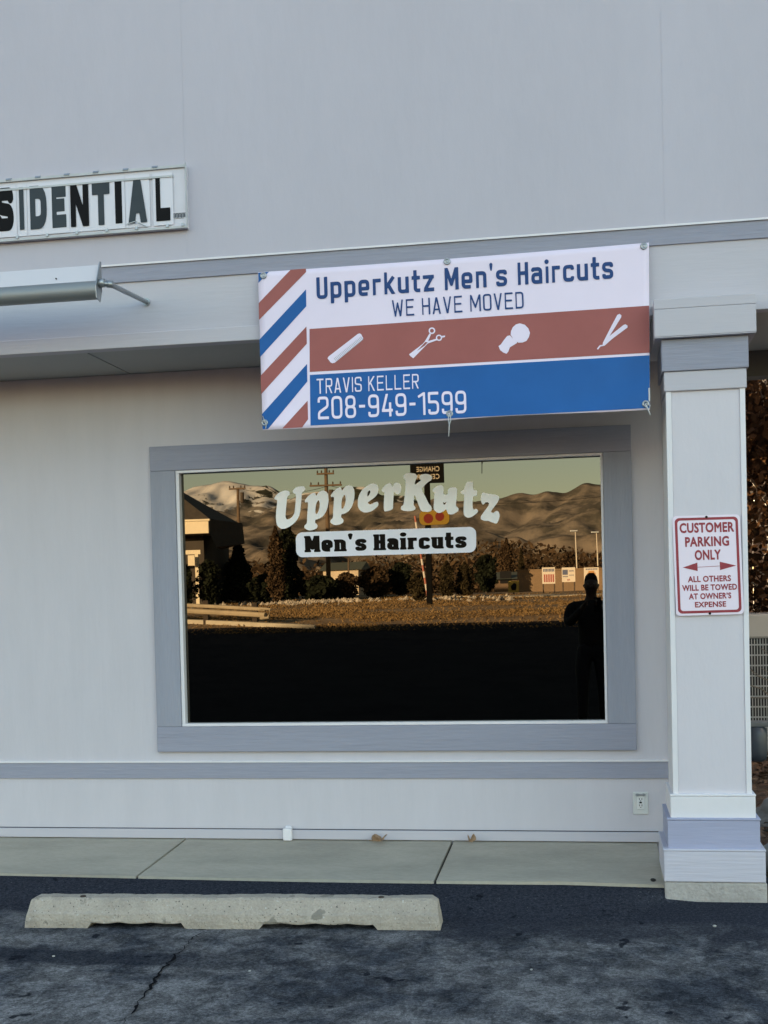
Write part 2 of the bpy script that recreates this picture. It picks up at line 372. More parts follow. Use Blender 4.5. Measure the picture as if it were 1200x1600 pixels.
# ------------------------------------------------------------------ the ground
def asphalt_mat():
    m = bpy.data.materials.new('worn_asphalt'); m.use_nodes = True; t = m.node_tree; n = t.nodes; l = t.links
    b = n['Principled BSDF']; b.inputs['Roughness'].default_value = .9; b.inputs['Specular IOR Level'].default_value = 0.0
    tc = n.new('ShaderNodeTexCoord')
    def nz(scale, detail, rough=.6, stretch=(1, 1, 1), dist=0):
        mp = n.new('ShaderNodeMapping'); mp.inputs['Scale'].default_value = stretch; l.new(tc.outputs['Object'], mp.inputs['Vector'])
        x = n.new('ShaderNodeTexNoise'); x.inputs['Scale'].default_value = scale; x.inputs['Detail'].default_value = detail; x.inputs['Roughness'].default_value = rough; x.inputs['Distortion'].default_value = dist
        l.new(mp.outputs[0], x.inputs['Vector']); return x.outputs[0]
    def mr(v, a, b_, c=0., d=1.):
        x = n.new('ShaderNodeMapRange'); x.interpolation_type = 'SMOOTHSTEP'
        for i, q in zip((1, 2, 3, 4), (a, b_, c, d)): x.inputs[i].default_value = q
        l.new(v, x.inputs[0]); return x.outputs[0]
    def ma(op, a, b_):
        x = n.new('ShaderNodeMath'); x.operation = op
        for i, q in enumerate((a, b_)):
            if isinstance(q, (int, float)): x.inputs[i].default_value = q
            else: l.new(q, x.inputs[i])
        return x.outputs[0]
    def mix(fac, a, b_):
        x = n.new('ShaderNodeMix'); x.data_type = 'RGBA'
        for i, q in ((6, a), (7, b_)):
            if isinstance(q, tuple): x.inputs[i].default_value = (*q, 1)
            else: l.new(q, x.inputs[i])
        l.new(fac, x.inputs[0]); return x.outputs[2]
    sp = n.new('ShaderNodeSeparateXYZ'); l.new(tc.outputs['Object'], sp.inputs[0]); px, py = sp.outputs[0], sp.outputs[1]
    big = nz(1.25, 6, .62, (1, .95, 1), .5); mid = nz(4.5, 7, .66, (1, .9, 1), .4); fine = nz(70, 4, .7); grit = nz(190, 2, .8)
    wear = mr(ma('ADD', ma('MULTIPLY', big, .55), ma('MULTIPLY', mid, .45)), .41, .56)
    c = mix(wear, (.056, .059, .068), (.172, .166, .166))
    blot = mr(nz(13, 6, .7, (1, .8, 1), .5), .38, .62, .62, 1.22)
    s0 = n.new('ShaderNodeVectorMath'); s0.operation = 'SCALE'; l.new(c, s0.inputs[0]); l.new(blot, s0.inputs['Scale']); c = s0.outputs[0]
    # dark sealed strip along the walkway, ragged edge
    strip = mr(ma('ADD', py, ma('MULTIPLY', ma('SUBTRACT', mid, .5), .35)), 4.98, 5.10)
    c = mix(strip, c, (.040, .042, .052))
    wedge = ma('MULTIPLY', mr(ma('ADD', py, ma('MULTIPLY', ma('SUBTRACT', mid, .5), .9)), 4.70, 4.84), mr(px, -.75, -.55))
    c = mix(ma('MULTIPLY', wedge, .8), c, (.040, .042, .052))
    # old tar smear across the left of the bay
    w1 = ma('ABSOLUTE', ma('SUBTRACT', ma('ADD', py, ma('MULTIPLY', ma('SUBTRACT', nz(2.2, 5), .5), .30)), 4.38), 0)
    tar = ma('MULTIPLY', mr(w1, .06, .13, 1, 0), ma('MULTIPLY', mr(px, -1.7, -1.05, 1, 0), .85))
    c = mix(tar, c, (.030, .033, .042))
    # darker oily patches at the right of the bay
    oil = ma('MULTIPLY', mr(nz(2.6, 5, .6, (1, .8, 1), .6), .52, .60), mr(px, -.9, .2, 0, .6))
    c = mix(oil, c, (.034, .036, .045))
    spots = ma('MULTIPLY', mr(nz(9, 2, .5, (1, .8, 1)), .70, .73), .9)
    c = mix(spots, c, (.018, .019, .024))
    lot_shade = mr(ma('ADD', py, ma('MULTIPLY', ma('SUBTRACT', big, .5), 2.0)), 1.2, 2.4, 1, 0)   # asphalt beyond this bay darkened to paint in the lot's shade
    c = mix(ma('MULTIPLY', lot_shade, .9), c, (.020, .020, .022))
    sc = n.new('ShaderNodeVectorMath'); sc.operation = 'SCALE'; l.new(c, sc.inputs[0])
    l.new(ma('MULTIPLY', mr(fine, .3, .7, .62, 1.38), mr(grit, .25, .75, .60, 1.45)), sc.inputs['Scale'])
    st = mr(nz(120, 1, .5), .735, .76); c2 = mix(ma('MULTIPLY', st, .8), sc.outputs[0], (.20, .20, .20))
    l.new(c2, b.inputs['Base Color'])
    bp = n.new('ShaderNodeBump'); bp.inputs['Strength'].default_value = .55; bp.inputs['Distance'].default_value = .006
    l.new(ma('ADD', fine, ma('MULTIPLY', grit, .6)), bp.inputs['Height']); l.new(bp.outputs[0], b.inputs['Normal'])
    return m
def smooth(a, b, x): t = max(0, min(1, (x-a)/(b-a))); return t*t*(3-2*t)
def terr_z(x, y):
    if y > -29: return -1.34 if y < 7.0 else -1.34+.12*smooth(7, 9, y)
    prof = [(-29, -1.34), (-31.5, -.84), (-36, -.50), (-43, -.22), (-53, .12), (-68, .55), (-90, .85), (-150, 1.1), (-400, 1.5), (-1500, 6), (-6000, 20), (-20000, 60)]
    z = 60
    for (a, za), (b, zb) in zip(prof[:-1], prof[1:]):
        if b <= y <= a: z = za+(zb-za)*(a-y)/(a-b); break
    k = smooth(-32, -50, y)
    return z+k*(.16*mnoise.noise((x*.07, y*.07, 2))+.05*mnoise.noise((x*.5, y*.5, 5)))
def edge_z(x):                               # height of the walkway's outer edge
    return -1.221+.006*math.sin(x*1.3) if x < -.2 else -1.221-.008*min(1, (x+.2)/.45)
def sgrid(xs, ys, zf):
    mb = MB(); nx = len(xs); mb.v = [(x, y, zf(x, y)) for y in ys for x in xs]
    mb.f = [(j*nx+i, j*nx+i+1, (j+1)*nx+i+1, (j+1)*nx+i) for j in range(len(ys)-1) for i in range(nx-1)]
    mb.mi = [0]*len(mb.f); return mb
def lot_z(x, y):
    z = LOT+.004*mnoise.noise((x*.8, y*.8, 0))
    if y < -29: return terr_z(x, y)+.02  # dark lot sheet drawn up the bank to blacken its shaded band
    y0 = 5.02+(.37*smooth(.05, .27, x) if x < .8 else 0); ramp = max(0, min(1, (y-y0)/(5.46-y0))); ramp = ramp*ramp*(3-2*ramp)
    ramp *= 1-max(0, min(1, (x-.275)/.13)) if x < .8 else 0
    return z+(edge_z(x)-.012-LOT)*ramp
xs = [-60, -30, -16, -9, -6, -5]+list(np.arange(-4.5, 0.0, .07))+list(np.arange(0, .6, .02))+list(np.arange(.6, 2.0, .07))+[2.2, 3, 5, 9, 16, 30, 60]
ys = [-33.0, -32.4, -31.6, -30.8, -30, -29.4, -28.9, -28, -20, -10, -4, 0, 2, 3]+list(np.arange(3.2, 5.0, .1))+list(np.arange(5.02, 5.36, .055))+list(np.arange(5.37, 5.49, .02))+[5.60, 5.9]
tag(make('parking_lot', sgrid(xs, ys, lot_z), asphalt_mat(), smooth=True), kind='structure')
# crack in the asphalt
ck = MB(); pts = [(315,1460),(300,1470),(288,1480),(284,1489),(272,1493),(268,1504),(256,1513),(247,1524),(240,1532),(236,1548),(226,1560),(216,1572),(209,1584),(195,1594),(186,1606)]
def on_lot(x, y, z=LOT):
    d = ray(x, y); return Vector(d*(z/d[2]))
rnd = random.Random(3); L = []
for i, p in enumerate(pts):
    q = on_lot(*p); w = (.0036 if 2 < i < 13 else .002)*rnd.uniform(.4, 1.6)
    if L:
        a_ = L[-1][0]
        for t_ in (.33, .66): L.append((a_+(q-a_)*t_+Vector((rnd.uniform(-.012, .012), rnd.uniform(-.006, .006), 0)), w*rnd.uniform(.4, 1.5)))
    L.append((q, w))
vs = []
for i, (q, w) in enumerate(L):
    t = (L[min(i+1, len(L)-1)][0]-L[max(i-1, 0)][0]).normalized(); n_ = Vector((-t.y, t.x, 0))
    vs += [(q+n_*w)+Vector((0, 0, .0065)), (q-n_*w)+Vector((0, 0, .0065))]
ck.add(vs, [(2*i, 2*i+1, 2*i+3, 2*i+2) for i in range(len(L)-1)])
tag(make('asphalt_crack', ck, M('crack_shadow_dirt', (.010, .010, .012), 1.0, spec=.02)), kind='structure')

# terrain beyond the lot: bank, verge, valley floor
gx = sorted(set([-9000, -4000, -1500, -600, -300, -180, -120, -90]+list(range(-72, 26, 1))+[30, 40, 60, 90, 150, 300, 600, 1500, 4000, 9000]))
gy = sorted(set([-20000, -6000, -3000, -1500, -800, -400, -250, -180, -150, -130, -115]+list(np.arange(-105, -28.9, .9))+[-29, -20, -8, 0, 4, 5.8, 6.9, 8, 9, 12, 20, 40, 90, 200, 600, 3000]))
m_grass = M('dry_grass', (.155, .092, .040), .95, .3, .35, bump=1.0, bscale=9, col2=(.29, .185, .085), detail=10, fine=.30)
tag(make('terrain', sgrid(gx, gy, terr_z), m_grass, smooth=True), kind='structure')

# walkway slabs, sloping up to the wall
wk = MB(); js = [-9.05, -7.66, -6.27, -4.885, -3.5, -2.114, -.727, .60]
for a, b in zip(js[:-1], js[1:]):
    n = 10
    for k in range(n):
        x0 = a+.006+(b-a-.012)*k/n; x1 = a+.006+(b-a-.012)*(k+1)/n
        x1 = min(x1, .269)
        if x0 >= .269: break
        for (ya, yb, fa, fb) in ((5.48, 5.86, 0, .45), (5.86, 6.23, .45, 1)):
            za = lambda x, f: edge_z(x)+(-1.181-edge_z(x))*f
            wk.add([(x0, ya, za(x0, fa)), (x1, ya, za(x1, fa)), (x1, yb, za(x1, fb)), (x0, yb, za(x0, fb))], [(0, 1, 2, 3)])
        wk.add([(x0, 5.48, -1.4), (x1, 5.48, -1.4), (x1, 5.48, edge_z(x1)), (x0, 5.48, edge_z(x0))], [(0, 1, 2, 3)])
    wk.add([(a+.006, 5.48, -1.4), (a+.006, 6.23, -1.4), (a+.006, 6.23, -1.181), (a+.006, 5.48, edge_z(a))], [(0, 1, 2, 3)])
    e = min(b-.006, .269)
    wk.add([(e, 5.48, -1.4), (e, 6.23, -1.4), (e, 6.23, -1.181), (e, 5.48, edge_z(e))], [(0, 3, 2, 1)])
tag(make('walkway', wk, m_conc), kind='structure')
fl = MB()
for j in js[:-1]: fl.add([(j-.008, 5.484, edge_z(j)-.014), (j+.008, 5.484, edge_z(j)-.014), (j+.008, 6.2, -1.198), (j-.008, 6.2, -1.198)], [(0, 1, 2, 3)])
tag(make('walkway_joint', fl, m_dark), kind='structure')

# ------------------------------------------------------------------ the shop
B = thing('shop_building', 'pale grey shop building with grey trim bands and a tinted front window', 'building', (-1, 6.2, -1.18))
XL, XR = -75.0, 9.0; TOPZ = 5.95  # unseen height and left length sized to throw shadow over the lot
ub = MB(); ub.box(XL, .46, 5.5392, 12.0, 1.6035, TOPZ-.1005); ub.box(.4602, XR, 5.5392, 6.62, 1.6035, TOPZ-.1005); ub.box(XL, .46, 5.5602, 12.0, 1.46, 1.6034); ub.box(.4602, XR, 5.5602, 6.62, 1.46, 1.6034)
seams = [XL]+[-1.812-2.133*k for k in range(30, -1, -1)]+[.321, 2.454, 4.587, 6.72, XR]
for a, b in zip(seams[:-1], seams[1:]): ub.box(a+.0004, b-.0004, 5.538, 5.5391, 1.603, TOPZ-.1)
make('upper_wall', ub, m_siding, B)
cp = MB(); cp.box(XL-.05, XR+.05, 5.48, 5.70, TOPZ-.1, TOPZ+.12); make('parapet_cap', cp, m_accent, B, bevel=.01)
bd = MB(); bd.box(XL, XR, 5.541, 5.56, 1.519, 1.594); make('trim_band', bd, m_accent, B, bevel=.002)
lp = MB(); lp.box(XL, XR, 5.533, 5.5375, 1.594, 1.6025); lp.box(XL, XR, 5.5375, 5.56, 1.5945, 1.6024); make('flashing', lp, m_white, B)
fb = MB(); fb.box(XL, XR, 5.55, 5.60, 1.28, 1.519); make('fascia_board', fb, m_board, B)
ft = MB(); ft.box(XL, XR, 5.532, 5.60, 1.217, 1.2825); make('fascia_trim', ft, m_board, B, bevel=.003)
so = MB(); sj = [XL, -24, -12.0, -9.6, -7.18, -4.76, -2.352, .06, 2.47, 4.9, 7.3, XR]
for a, b in zip(sj[:-1], sj[1:]):
    so.box(a+.004, b-.004, 5.60, 6.62 if a > 0 else 6.25, 1.228, 1.25)
make('soffit', so, m_soffit, B)
sd = MB(); sd.box(XL, XR, 5.61, 6.61, 1.2515, 1.27); make('soffit_backing', sd, m_dark, B)
rb = MB(); rb.box(.47, XR, 6.50, 6.62, 1.10, 1.227); make('rear_beam', rb, M('shaded_beam_paint', (.10, .095, .09), .8), B)  # beam colour darkened to carry the shade under the overhang
# ground floor wall with a real opening
OX0, OX1, OZ0, OZ1 = -2.118, .0465, -.602, .717
wl = MB(); wl.box(XL, OX0, 6.2, 6.35, -1.25, 1.226); wl.box(OX1, .36, 6.2, 6.35, -1.25, 1.226)
wl.box(OX0, OX1, 6.2, 6.35, -1.25, OZ0); wl.box(OX0, OX1, 6.2, 6.35, OZ1, 1.226)
make('front_wall', wl, m_siding_grain, B)
sw = MB(); sw.box(.30, .44, 6.352, 12, -1.3, 1.458); sw.box(XL, .30, 11.85, 12, -1.3, 1.458); sw.box(XL, XL+.14, 6.352, 11.85, -1.3, 1.458)
make('side_wall', sw, m_siding_grain, B)
cb = MB(); cb.box(.3445, .456, 6.185, 6.30, -1.25, 1.2265); make('corner_board', cb, m_board, B, bevel=.003)
gb = MB(); gb.box(XL, .3435, 6.190, 6.21, -.871, -.7885); make('lower_trim_band', gb, m_accent, B, bevel=.002)
gl = MB(); gl.box(XL, .3435, 6.184, 6.202, -.788, -.7795); make('lower_flashing', gl, m_white, B)
sk = MB(); sk.box(XL, .3435, 6.178, 6.202, -1.179, -1.1325)
make('skirting_board', sk, m_board, B, bevel=.002)
sg = MB(); sg.box(XL, .3435, 6.1945, 6.2015, -1.1323, -1.1295); make('skirting_gap_shade', sg, m_dark, B)  # dark strip on the wall painting the shadow above the skirting
fg = MB(); fg.box(XL, XR, 5.5475, 5.551, 1.2827, 1.2852); make('fascia_gap_shade', fg, M('fascia_shadow_gap', (.10, .10, .11), .9), B)  # dark strip painting the shadow line between fascia board and trim
sp = MB(); a = on_y(442, 1292, 6.16).x; b = on_y(456, 1292, 6.16).x
sp.box(a, b, 6.150, 6.1775, -1.183, -1.120); sp.box(a+.006, b-.006, 6.1775, 6.199, -1.1315, -1.112); make('drain_stub', sp, m_white, B, bevel=.006)

# window
W0 = MB(); FX0, FX1, FZ0, FZ1 = -2.252, .182, -.732, .844
win = link('window', None, B); win.empty_display_size = .1
W0.box(FX0, FX1, 6.176, 6.2, OZ1, FZ1); make('trim_board', W0, m_accent, win, bevel=.003)
W0 = MB(); W0.box(FX0, FX1, 6.176, 6.2, FZ0, OZ0); make('trim_board', W0, m_accent, win, bevel=.003)
for a, b in ((FX0, OX0), (OX1, FX1)): W1 = MB(); W1.box(a, b, 6.1765, 6.2, OZ0+.0006, OZ1-.0006); make('trim_board', W1, m_accent_v, win, bevel=.003)
gx0, gx1, gz0, gz1 = -2.099, .034, -.586, .703
S = MB(); S.box(OX0+.001, OX1-.001, 6.183, 6.236, gz1, OZ1-.001); S.box(OX0+.001, OX1-.001, 6.183, 6.24, OZ0+.001, gz0)
S.box(OX0+.001, gx0, 6.1835, 6.24, gz0, gz1); S.box(gx1, OX1-.001, 6.1835, 6.24, gz0, gz1)
make('sash_frame', S, m_white, win, bevel=.0015)
def glass_mat():
    m = bpy.data.materials.new('bronze_mirror_glass'); m.use_nodes = True; t = m.node_tree; n = t.nodes; l = t.links
    n.remove(n['Principled BSDF']); out = n['Material Output']
    g = n.new('ShaderNodeBsdfGlossy'); g.inputs['Roughness'].default_value = 0.0; g.inputs['Color'].default_value = (.082, .076, .064, 1)
    d = n.new('ShaderNodeBsdfDiffuse'); d.inputs['Color'].default_value = (.0002, .0002, .0002, 1)
    a = n.new('ShaderNodeAddShader'); l.new(g.outputs[0], a.inputs[0]); l.new(d.outputs[0], a.inputs[1]); l.new(a.outputs[0], out.inputs[0])
    tc = n.new('ShaderNodeTexCoord'); nz = n.new('ShaderNodeTexNoise'); nz.inputs['Scale'].default_value = 1.6; nz.inputs['Detail'].default_value = 1
    l.new(tc.outputs['Object'], nz.inputs['Vector']); bp = n.new('ShaderNodeBump'); bp.inputs['Strength'].default_value = .05; bp.inputs['Distance'].default_value = .0035
    l.new(nz.outputs[0], bp.inputs['Height']); l.new(bp.outputs[0], g.inputs['Normal']); return m
P_ = MB(); GY = 6.222; P_.box(OX0+.004, OX1-.004, GY, GY+.01, OZ0+.004, OZ1-.004)
pane = make('glass_pane', P_, glass_mat(), win)

# window lettering: soft fat serif letters cut from white vinyl, outlines in tenths of a photo pixel
def soften(pts, k=4):
    P = [np.array(p, float) for p in pts]; n = len(P); out = []
    for a in range(n):
        p0, p1, p2, p3 = P[a-1], P[a], P[(a+1) % n], P[(a+2) % n]
        for t in np.linspace(0, 1, k, endpoint=False):
            out.append(tuple(.5*(2*p1+(p2-p0)*t+(2*p0-5*p1+4*p2-p3)*t*t+(3*p1-p0-3*p2+p3)*t**3)))
    return out
pA = [(515,520),(550,470),(610,415),(668,400),(690,444),(730,395),(790,365),(850,385),(880,450),(880,560),(850,680),(790,770),(720,810),(680,822),(676,868),(709,903),(700,950),(640,980),(570,985),(512,952),(510,912),(544,870),(550,760),(558,650),(562,560),(545,545),(522,550)]
pH = [(725,515),(745,560),(740,640),(715,710),(695,735),(680,710),(680,640),(692,570)]
SHAPES = [(425, [[(40,480),(85,420),(160,375),(235,365),(275,390),(275,430),(240,465),(228,560),(215,700),(215,790),(245,815),(300,790),(345,730),(360,640),(372,500),(370,425),(332,405),(325,370),(370,320),(440,300),(495,300),(518,335),(500,375),(470,395),(460,480),(450,600),(440,700),(410,790),(350,870),(260,935),(170,965),(110,940),(75,890),(62,800),(65,690),(75,600),(80,520),(52,505)]]),
  (425, [pA, pH]), (425, [[(x+406, y-83) for x, y in pA], [(x+406, y-83) for x, y in pH]]),
  (540, [[(190,560),(200,470),(240,380),(310,310),(390,262),(450,255),(500,285),(515,345),(495,420),(440,482),(370,532),(348,556),(385,582),(445,553),(490,540),(512,565),(500,610),(440,665),(370,700),(290,705),(230,675),(195,620)], [(375,362),(386,388),(370,430),(346,458),(340,430),(350,385)]]),
  (540, [[(565,365),(590,310),(640,265),(695,248),(720,282),(728,312),(745,285),(765,252),(810,240),(855,270),(870,330),(855,395),(820,425),(785,412),(757,382),(752,430),(745,520),(742,610),(735,650),(690,675),(620,690),(600,670),(595,600),(600,500),(605,400),(582,390)]]),
  (0, [[(6305,435),(6345,400),(6420,390),(6490,405),(6520,445),(6500,490),(6484,535),(6484,572),(6545,530),(6572,505),(6555,460),(6570,425),(6640,405),(6710,415),(6750,455),(6738,500),(6680,540),(6620,600),(6592,650),(6640,750),(6700,868),(6735,908),(6745,960),(6710,994),(6630,995),(6580,978),(6540,890),(6500,780),(6474,742),(6466,840),(6464,890),(6490,930),(6480,965),(6410,985),(6310,980),(6266,955),(6270,915),(6304,880),(6320,760),(6333,640),(6337,540),(6332,500),(6308,472)]]),
  (670, [[(60,355),(110,305),(180,280),(225,300),(232,350),(233,424),(292,424),(296,370),(320,328),(390,312),(440,335),(440,420),(430,520),(425,600),(453,630),(465,665),(440,700),(370,735),(310,735),(288,700),(268,662),(220,695),(160,715),(105,690),(75,640),(80,540),(85,450),(88,400),(66,385)], [(220,543),(250,556),(274,539),(262,572),(235,584)]]),
  (670, [[(500,380),(545,350),(570,290),(590,240),(640,225),(690,235),(692,300),(702,352),(750,365),(750,440),(697,455),(685,540),(685,620),(702,660),(740,650),(765,675),(755,710),(690,765),(625,788),(570,770),(545,720),(545,600),(550,500),(550,430),(512,415)]]),
  (670, [[(845,395),(910,410),(1000,425),(1070,440),(1100,475),(1080,540),(1030,610),(985,670),(975,700),(1010,715),(1040,690),(1075,685),(1100,715),(1105,770),(1085,840),(1055,880),(1000,865),(930,840),(860,835),(815,810),(815,770),(860,700),(920,620),(940,575),(925,550),(885,550),(865,575),(840,580),(820,545),(812,480),(825,420)]])]
LY = GY-.0016
vv, ff = [], []
for ox, loops in SHAPES:
    oy = 730 if ox else 350
    v, f = fill([[(x, -y) for x, y in soften(P)] for P in loops]); o = len(vv)
    if not ox: v = [(x, y) for x, y in v]
    vv += [on_y(ox+x/10, (730 if ox else 700)-y/10, LY) for x, y in v]; ff += [tuple(q+o for q in t) for t in f]
flat_part('lettering', vv, ff, m_decal, win)
# rounded white plaque
def rrect(x0, x1, y0, y1, r, n=6):
    out = []
    for cx_, cy_, a0 in ((x1-r, y1-r, 0), (x0+r, y1-r, 90), (x0+r, y0+r, 180), (x1-r, y0+r, 270)):
        out += [(cx_+r*math.cos(R(a0+90*k/n)), cy_+r*math.sin(R(a0+90*k/n))) for k in range(n+1)]
    return out
v, f = fill([rrect(0, 7.2, 0, 1, .27)])
q = [(463, 871), (744, 863), (744, 823), (462, 832)]
flat_part('name_plaque', [on_y(*p, LY) for p in quadmap(q, v, 0, 7.2)], f, m_decalw, win)
v, f, w_ = sq_text("Men's Haircuts", .215, .47, .075, .24, slab=.028, rr=.15)
q = [(477, 863), (729, 856), (729, 831.5), (476, 837.5)]
flat_part('plaque_lettering', [on_y(*p, LY-.0012) for p in quadmap(q, v, 0, w_)], f, m_ink, win)

# column: shaft and stepped base and capital
cc = .4715; CF = 5.455
def ring(name, hw, z0, z1, mat, bev=.004, lip=None, yb=None):
    mb = MB(); dy = hw-.162; mb.box(cc-hw, cc+hw, CF-dy, CF+2*.162+dy if yb is None else yb, z0, z1)
    if lip: mb.box(cc-hw-lip, cc+hw+lip, CF-dy-lip, CF+2*.162+dy+lip, z1-.0005, z1+.010)
    return make(name, mb, mat, shaft, bevel=bev)
shaft_mb = MB(); hw = .1625
shaft_mb.box(cc-hw+.022, cc+hw-.022, CF+.006, CF+2*hw-.006, -.84, .88)
shaft = make('column', shaft_mb, m_colpanel, B, bevel=.002)
st_ = MB()
for sx in (-1, 1):
    for y0_, y1_ in ((CF, CF+.024), (CF+2*hw-.024, CF+2*hw)):
        x_ = cc+sx*(hw-.011); st_.box(x_-.011, x_+.011, y0_, y1_, -.8395, .8795)
    x_ = cc+sx*(hw-.006); st_.box(x_-.0055, x_+.0055, CF+.0242, CF+2*hw-.0242, -.8395, .8795)
make('corner_strip', st_, m_white, shaft, bevel=.002)
ring('neck_board', .169, .876, .958, m_board)
ring('grey_collar', .1775, .959, 1.094, m_accent)
cap = MB(); cap.box(cc-.207, cc+.207, CF-.045, 5.93, 1.1, 1.2155); cap.box(cc-.2075, cc+.2075, CF-.0455, 5.55, 1.2160, 1.258); cap.box(cc-.2065, cc+.2065, CF-.0445, 5.93, 1.095, 1.0995)
make('capital', cap, m_board, shaft, bevel=.003)
ring('upper_plinth', .1755, -.940, -.842, m_white, lip=.002)
ring('grey_plinth', .190, -1.068, -.942, M('plinth_grey_paint', (.36, .37, .50), .58, .05, 3, (.6, 5, 5), .22, 12), lip=.003)
ring('lower_plinth', .2085, -1.200, -1.070, M('plinth_board_paint', (.55, .53, .60), .58, .03, 3, (.4, 7, 7), .25, 12), lip=.002)
ft_ = MB(); n = 14                            # rough footing
for k in range(n):
    a = cc-.206+.412*k/n; b = cc-.206+.412*(k+1)/n
    ft_.box(a, b, CF-.040, 5.90, -1.34, -1.2015)
mbf = MB(); mbf.box(cc-.206, cc+.214, CF-.042, 5.90, -1.34, -1.2015); make('footing', mbf, m_foot, shaft, bevel=.008)

# ------------------------------------------------------------------ electrical outlet
ol = thing('wall_outlet', 'small white weatherproof electrical outlet low on the wall left of the column', 'outlet', (.196, 6.19, -.99))
o1 = MB(); o1.box(.159, .232, 6.193, 6.2, -1.046, -.937); make('cover_plate', o1, m_outlet, ol, bevel=.003)
o2 = MB(); o2.box(.178, .213, 6.189, 6.1932, -1.022, -.958); make('receptacle', o2, M('receptacle_plastic', (.70, .70, .69), .3), ol, bevel=.002)
o3 = MB()
for z in (-1.006, -.975):
    for dx in (-.006, .006): o3.box(.1955+dx-.0013, .1955+dx+.0013, 6.188, 6.1895, z, z+.009)
    o3.box(.1955-.002, .1955+.002, 6.188, 6.1895, z-.007, z-.003)
o3.box(.1895, .2015, 6.1875, 6.1895, -.9915, -.9845)
make('socket_slot', o3, m_black, ol)
o4 = MB(); o4.box(.172, .219, 6.186, 6.194, -.954, -.946); o4.box(.176, .186, 6.183, 6.194, -.957, -.943); o4.box(.205, .215, 6.183, 6.194, -.957, -.943); make('cover_hinge', o4, m_metal, ol, bevel=.001)

# ------------------------------------------------------------------ banner
bn = thing('vinyl_banner', "wide white, red and blue vinyl banner reading Upperkutz Men's Haircuts, hung across the fascia", 'banner', (-.61, 5.52, 1.52))
BY = 5.505
def bow(x, z):                                # gentle sag of the hanging vinyl, distance from the nominal plane
    u = (x+1.47)/1.72; v = (1.52-z)/.71
    y = .018-.034*v+.007*math.sin(u*6.5+.6)*v+.004*math.sin(u*13+v*3)*v*v+.010*math.sin(v*math.pi)*(1-abs(2*u-1))
    y -= .045*v*v
    if v > .9: y -= .03*(v-.9)*math.sin(u*9+1)
    y += .0022*math.sin(u*31+v*5)*v**2*math.exp(-((u-.5)/.22)**2)+.003*math.sin((u+v)*26)*max(0, u-.72)*3*v+.002*math.sin((u-v)*30)*max(0, .25-u)*4*v
    return y
def bmap(px, py, off=0.0):
    y = BY
    for _ in range(3): p = on_y(px, py, y); y = BY+bow(p.x, p.z)
    return on_y(px, py, y-off)
bz = lambda x: .803+.006*(x+1.468)-.006*math.sin((x+1.47)/1.71*math.pi*2.2)
mb = MB(); nu, nv = 60, 28
BT = lambda s: np.array((403+s*(1014-403), 425.5+s*(379-425.5)+1.5*math.sin(s*math.pi)))
BB = lambda s: np.array((410.5+s*(1015.5-410.5), 672+s*(640-672)+2.2*math.sin(s*7)*math.sin(s*math.pi)))
for j in range(nv+1):
    for i in range(nu+1):
        s = i/nu; t = j/nv; p = BT(s)*(1-t)+BB(s)*t; mb.v.append(bmap(*p))
mb.f = [(j*(nu+1)+i, (j+1)*(nu+1)+i, (j+1)*(nu+1)+i+1, j*(nu+1)+i+1) for j in range(nv) for i in range(nu)]; mb.mi = [0]*len(mb.f)
sheet = make('banner_sheet', mb, m_vwhite, bn, smooth=True)
so_ = sheet.modifiers.new('thick', 'SOLIDIFY'); so_.thickness = .0012; so_.offset = -1
def patch(name, quads, mat, off=.0012, nu=10, nv=10):
    mb = MB()
    for q in quads:
        q = [np.array(p, float) for p in q]; o = len(mb.v); k1, k2 = nu, nv
        vs = [bmap(*((1-i/k1)*(1-j/k2)*q[0]+(i/k1)*(1-j/k2)*q[1]+(i/k1)*(j/k2)*q[2]+(1-i/k1)*(j/k2)*q[3]), off) for j in range(k2+1) for i in range(k1+1)]
        mb.add(vs, [(j*(k1+1)+i, (j+1)*(k1+1)+i, (j+1)*(k1+1)+i+1, j*(k1+1)+i+1) for j in range(k2) for i in range(k1)])
    return make(name, mb, mat, bn, smooth=True)
patch('red_stripe', [[(453,421),(478,419),(478,424.5),(404.2,473.5)], [(404.2,473.5),(478,424.5),(404.6,500),(404.6,500)]][:0] +
      [[(404.2,473.5),(454,421.5),(478.2,425),(404.6,500)], [(454,421.5),(478,419.6),(478.2,425),(478.2,425)],
       [(407.2,587),(478.8,510),(479.4,537),(408.0,616)], [(441,669.5),(480.6,626),(481.4,655),(472,667.8)]], m_vred)
patch('blue_stripe', [[(403.4,426.2),(420,424.6),(403.8,442),(403.8,442)], [(405.4,530.5),(478.2,452),(478.6,478.5),(406.3,558)],
       [(409.3,647),(479.8,568.5),(480.2,596),(419,670)], [(409.3,647),(419,670),(410.6,670.8),(410.2,668)]], m_vblue)
patch('red_panel', [[(483.6,514),(1014.2,477.5),(1014.9,551),(484.0,581.2)]], m_vred, nu=50, nv=8)
patch('blue_panel', [[(484.1,585.8),(1014.9,555),(1015.4,637.5),(485.2,665)]], m_vblue, nu=50, nv=8)
def banner_text(name, body, q, mat, t, w=.5, gap=.13, space=.34, off=.0025, **k):
    v, f, w_ = sq_text(body, t, w, gap, space, **k)
    return flat_part(name, [bmap(*p, off) for p in quadmap(q, v, 0, w_)], f, mat, bn)
banner_text('headline_lettering', "Upperkutz Men's Haircuts", [(495,467.5),(958.5,435),(957.5,399.5),(494,433.5)], m_vnavy, .165, .54, .145, .36)
banner_text('notice_lettering', "WE HAVE MOVED", [(613,495),(818.5,481.5),(817.5,455.5),(612,469)], m_vnavy, .105, .56, .155, .36, rr=.15)
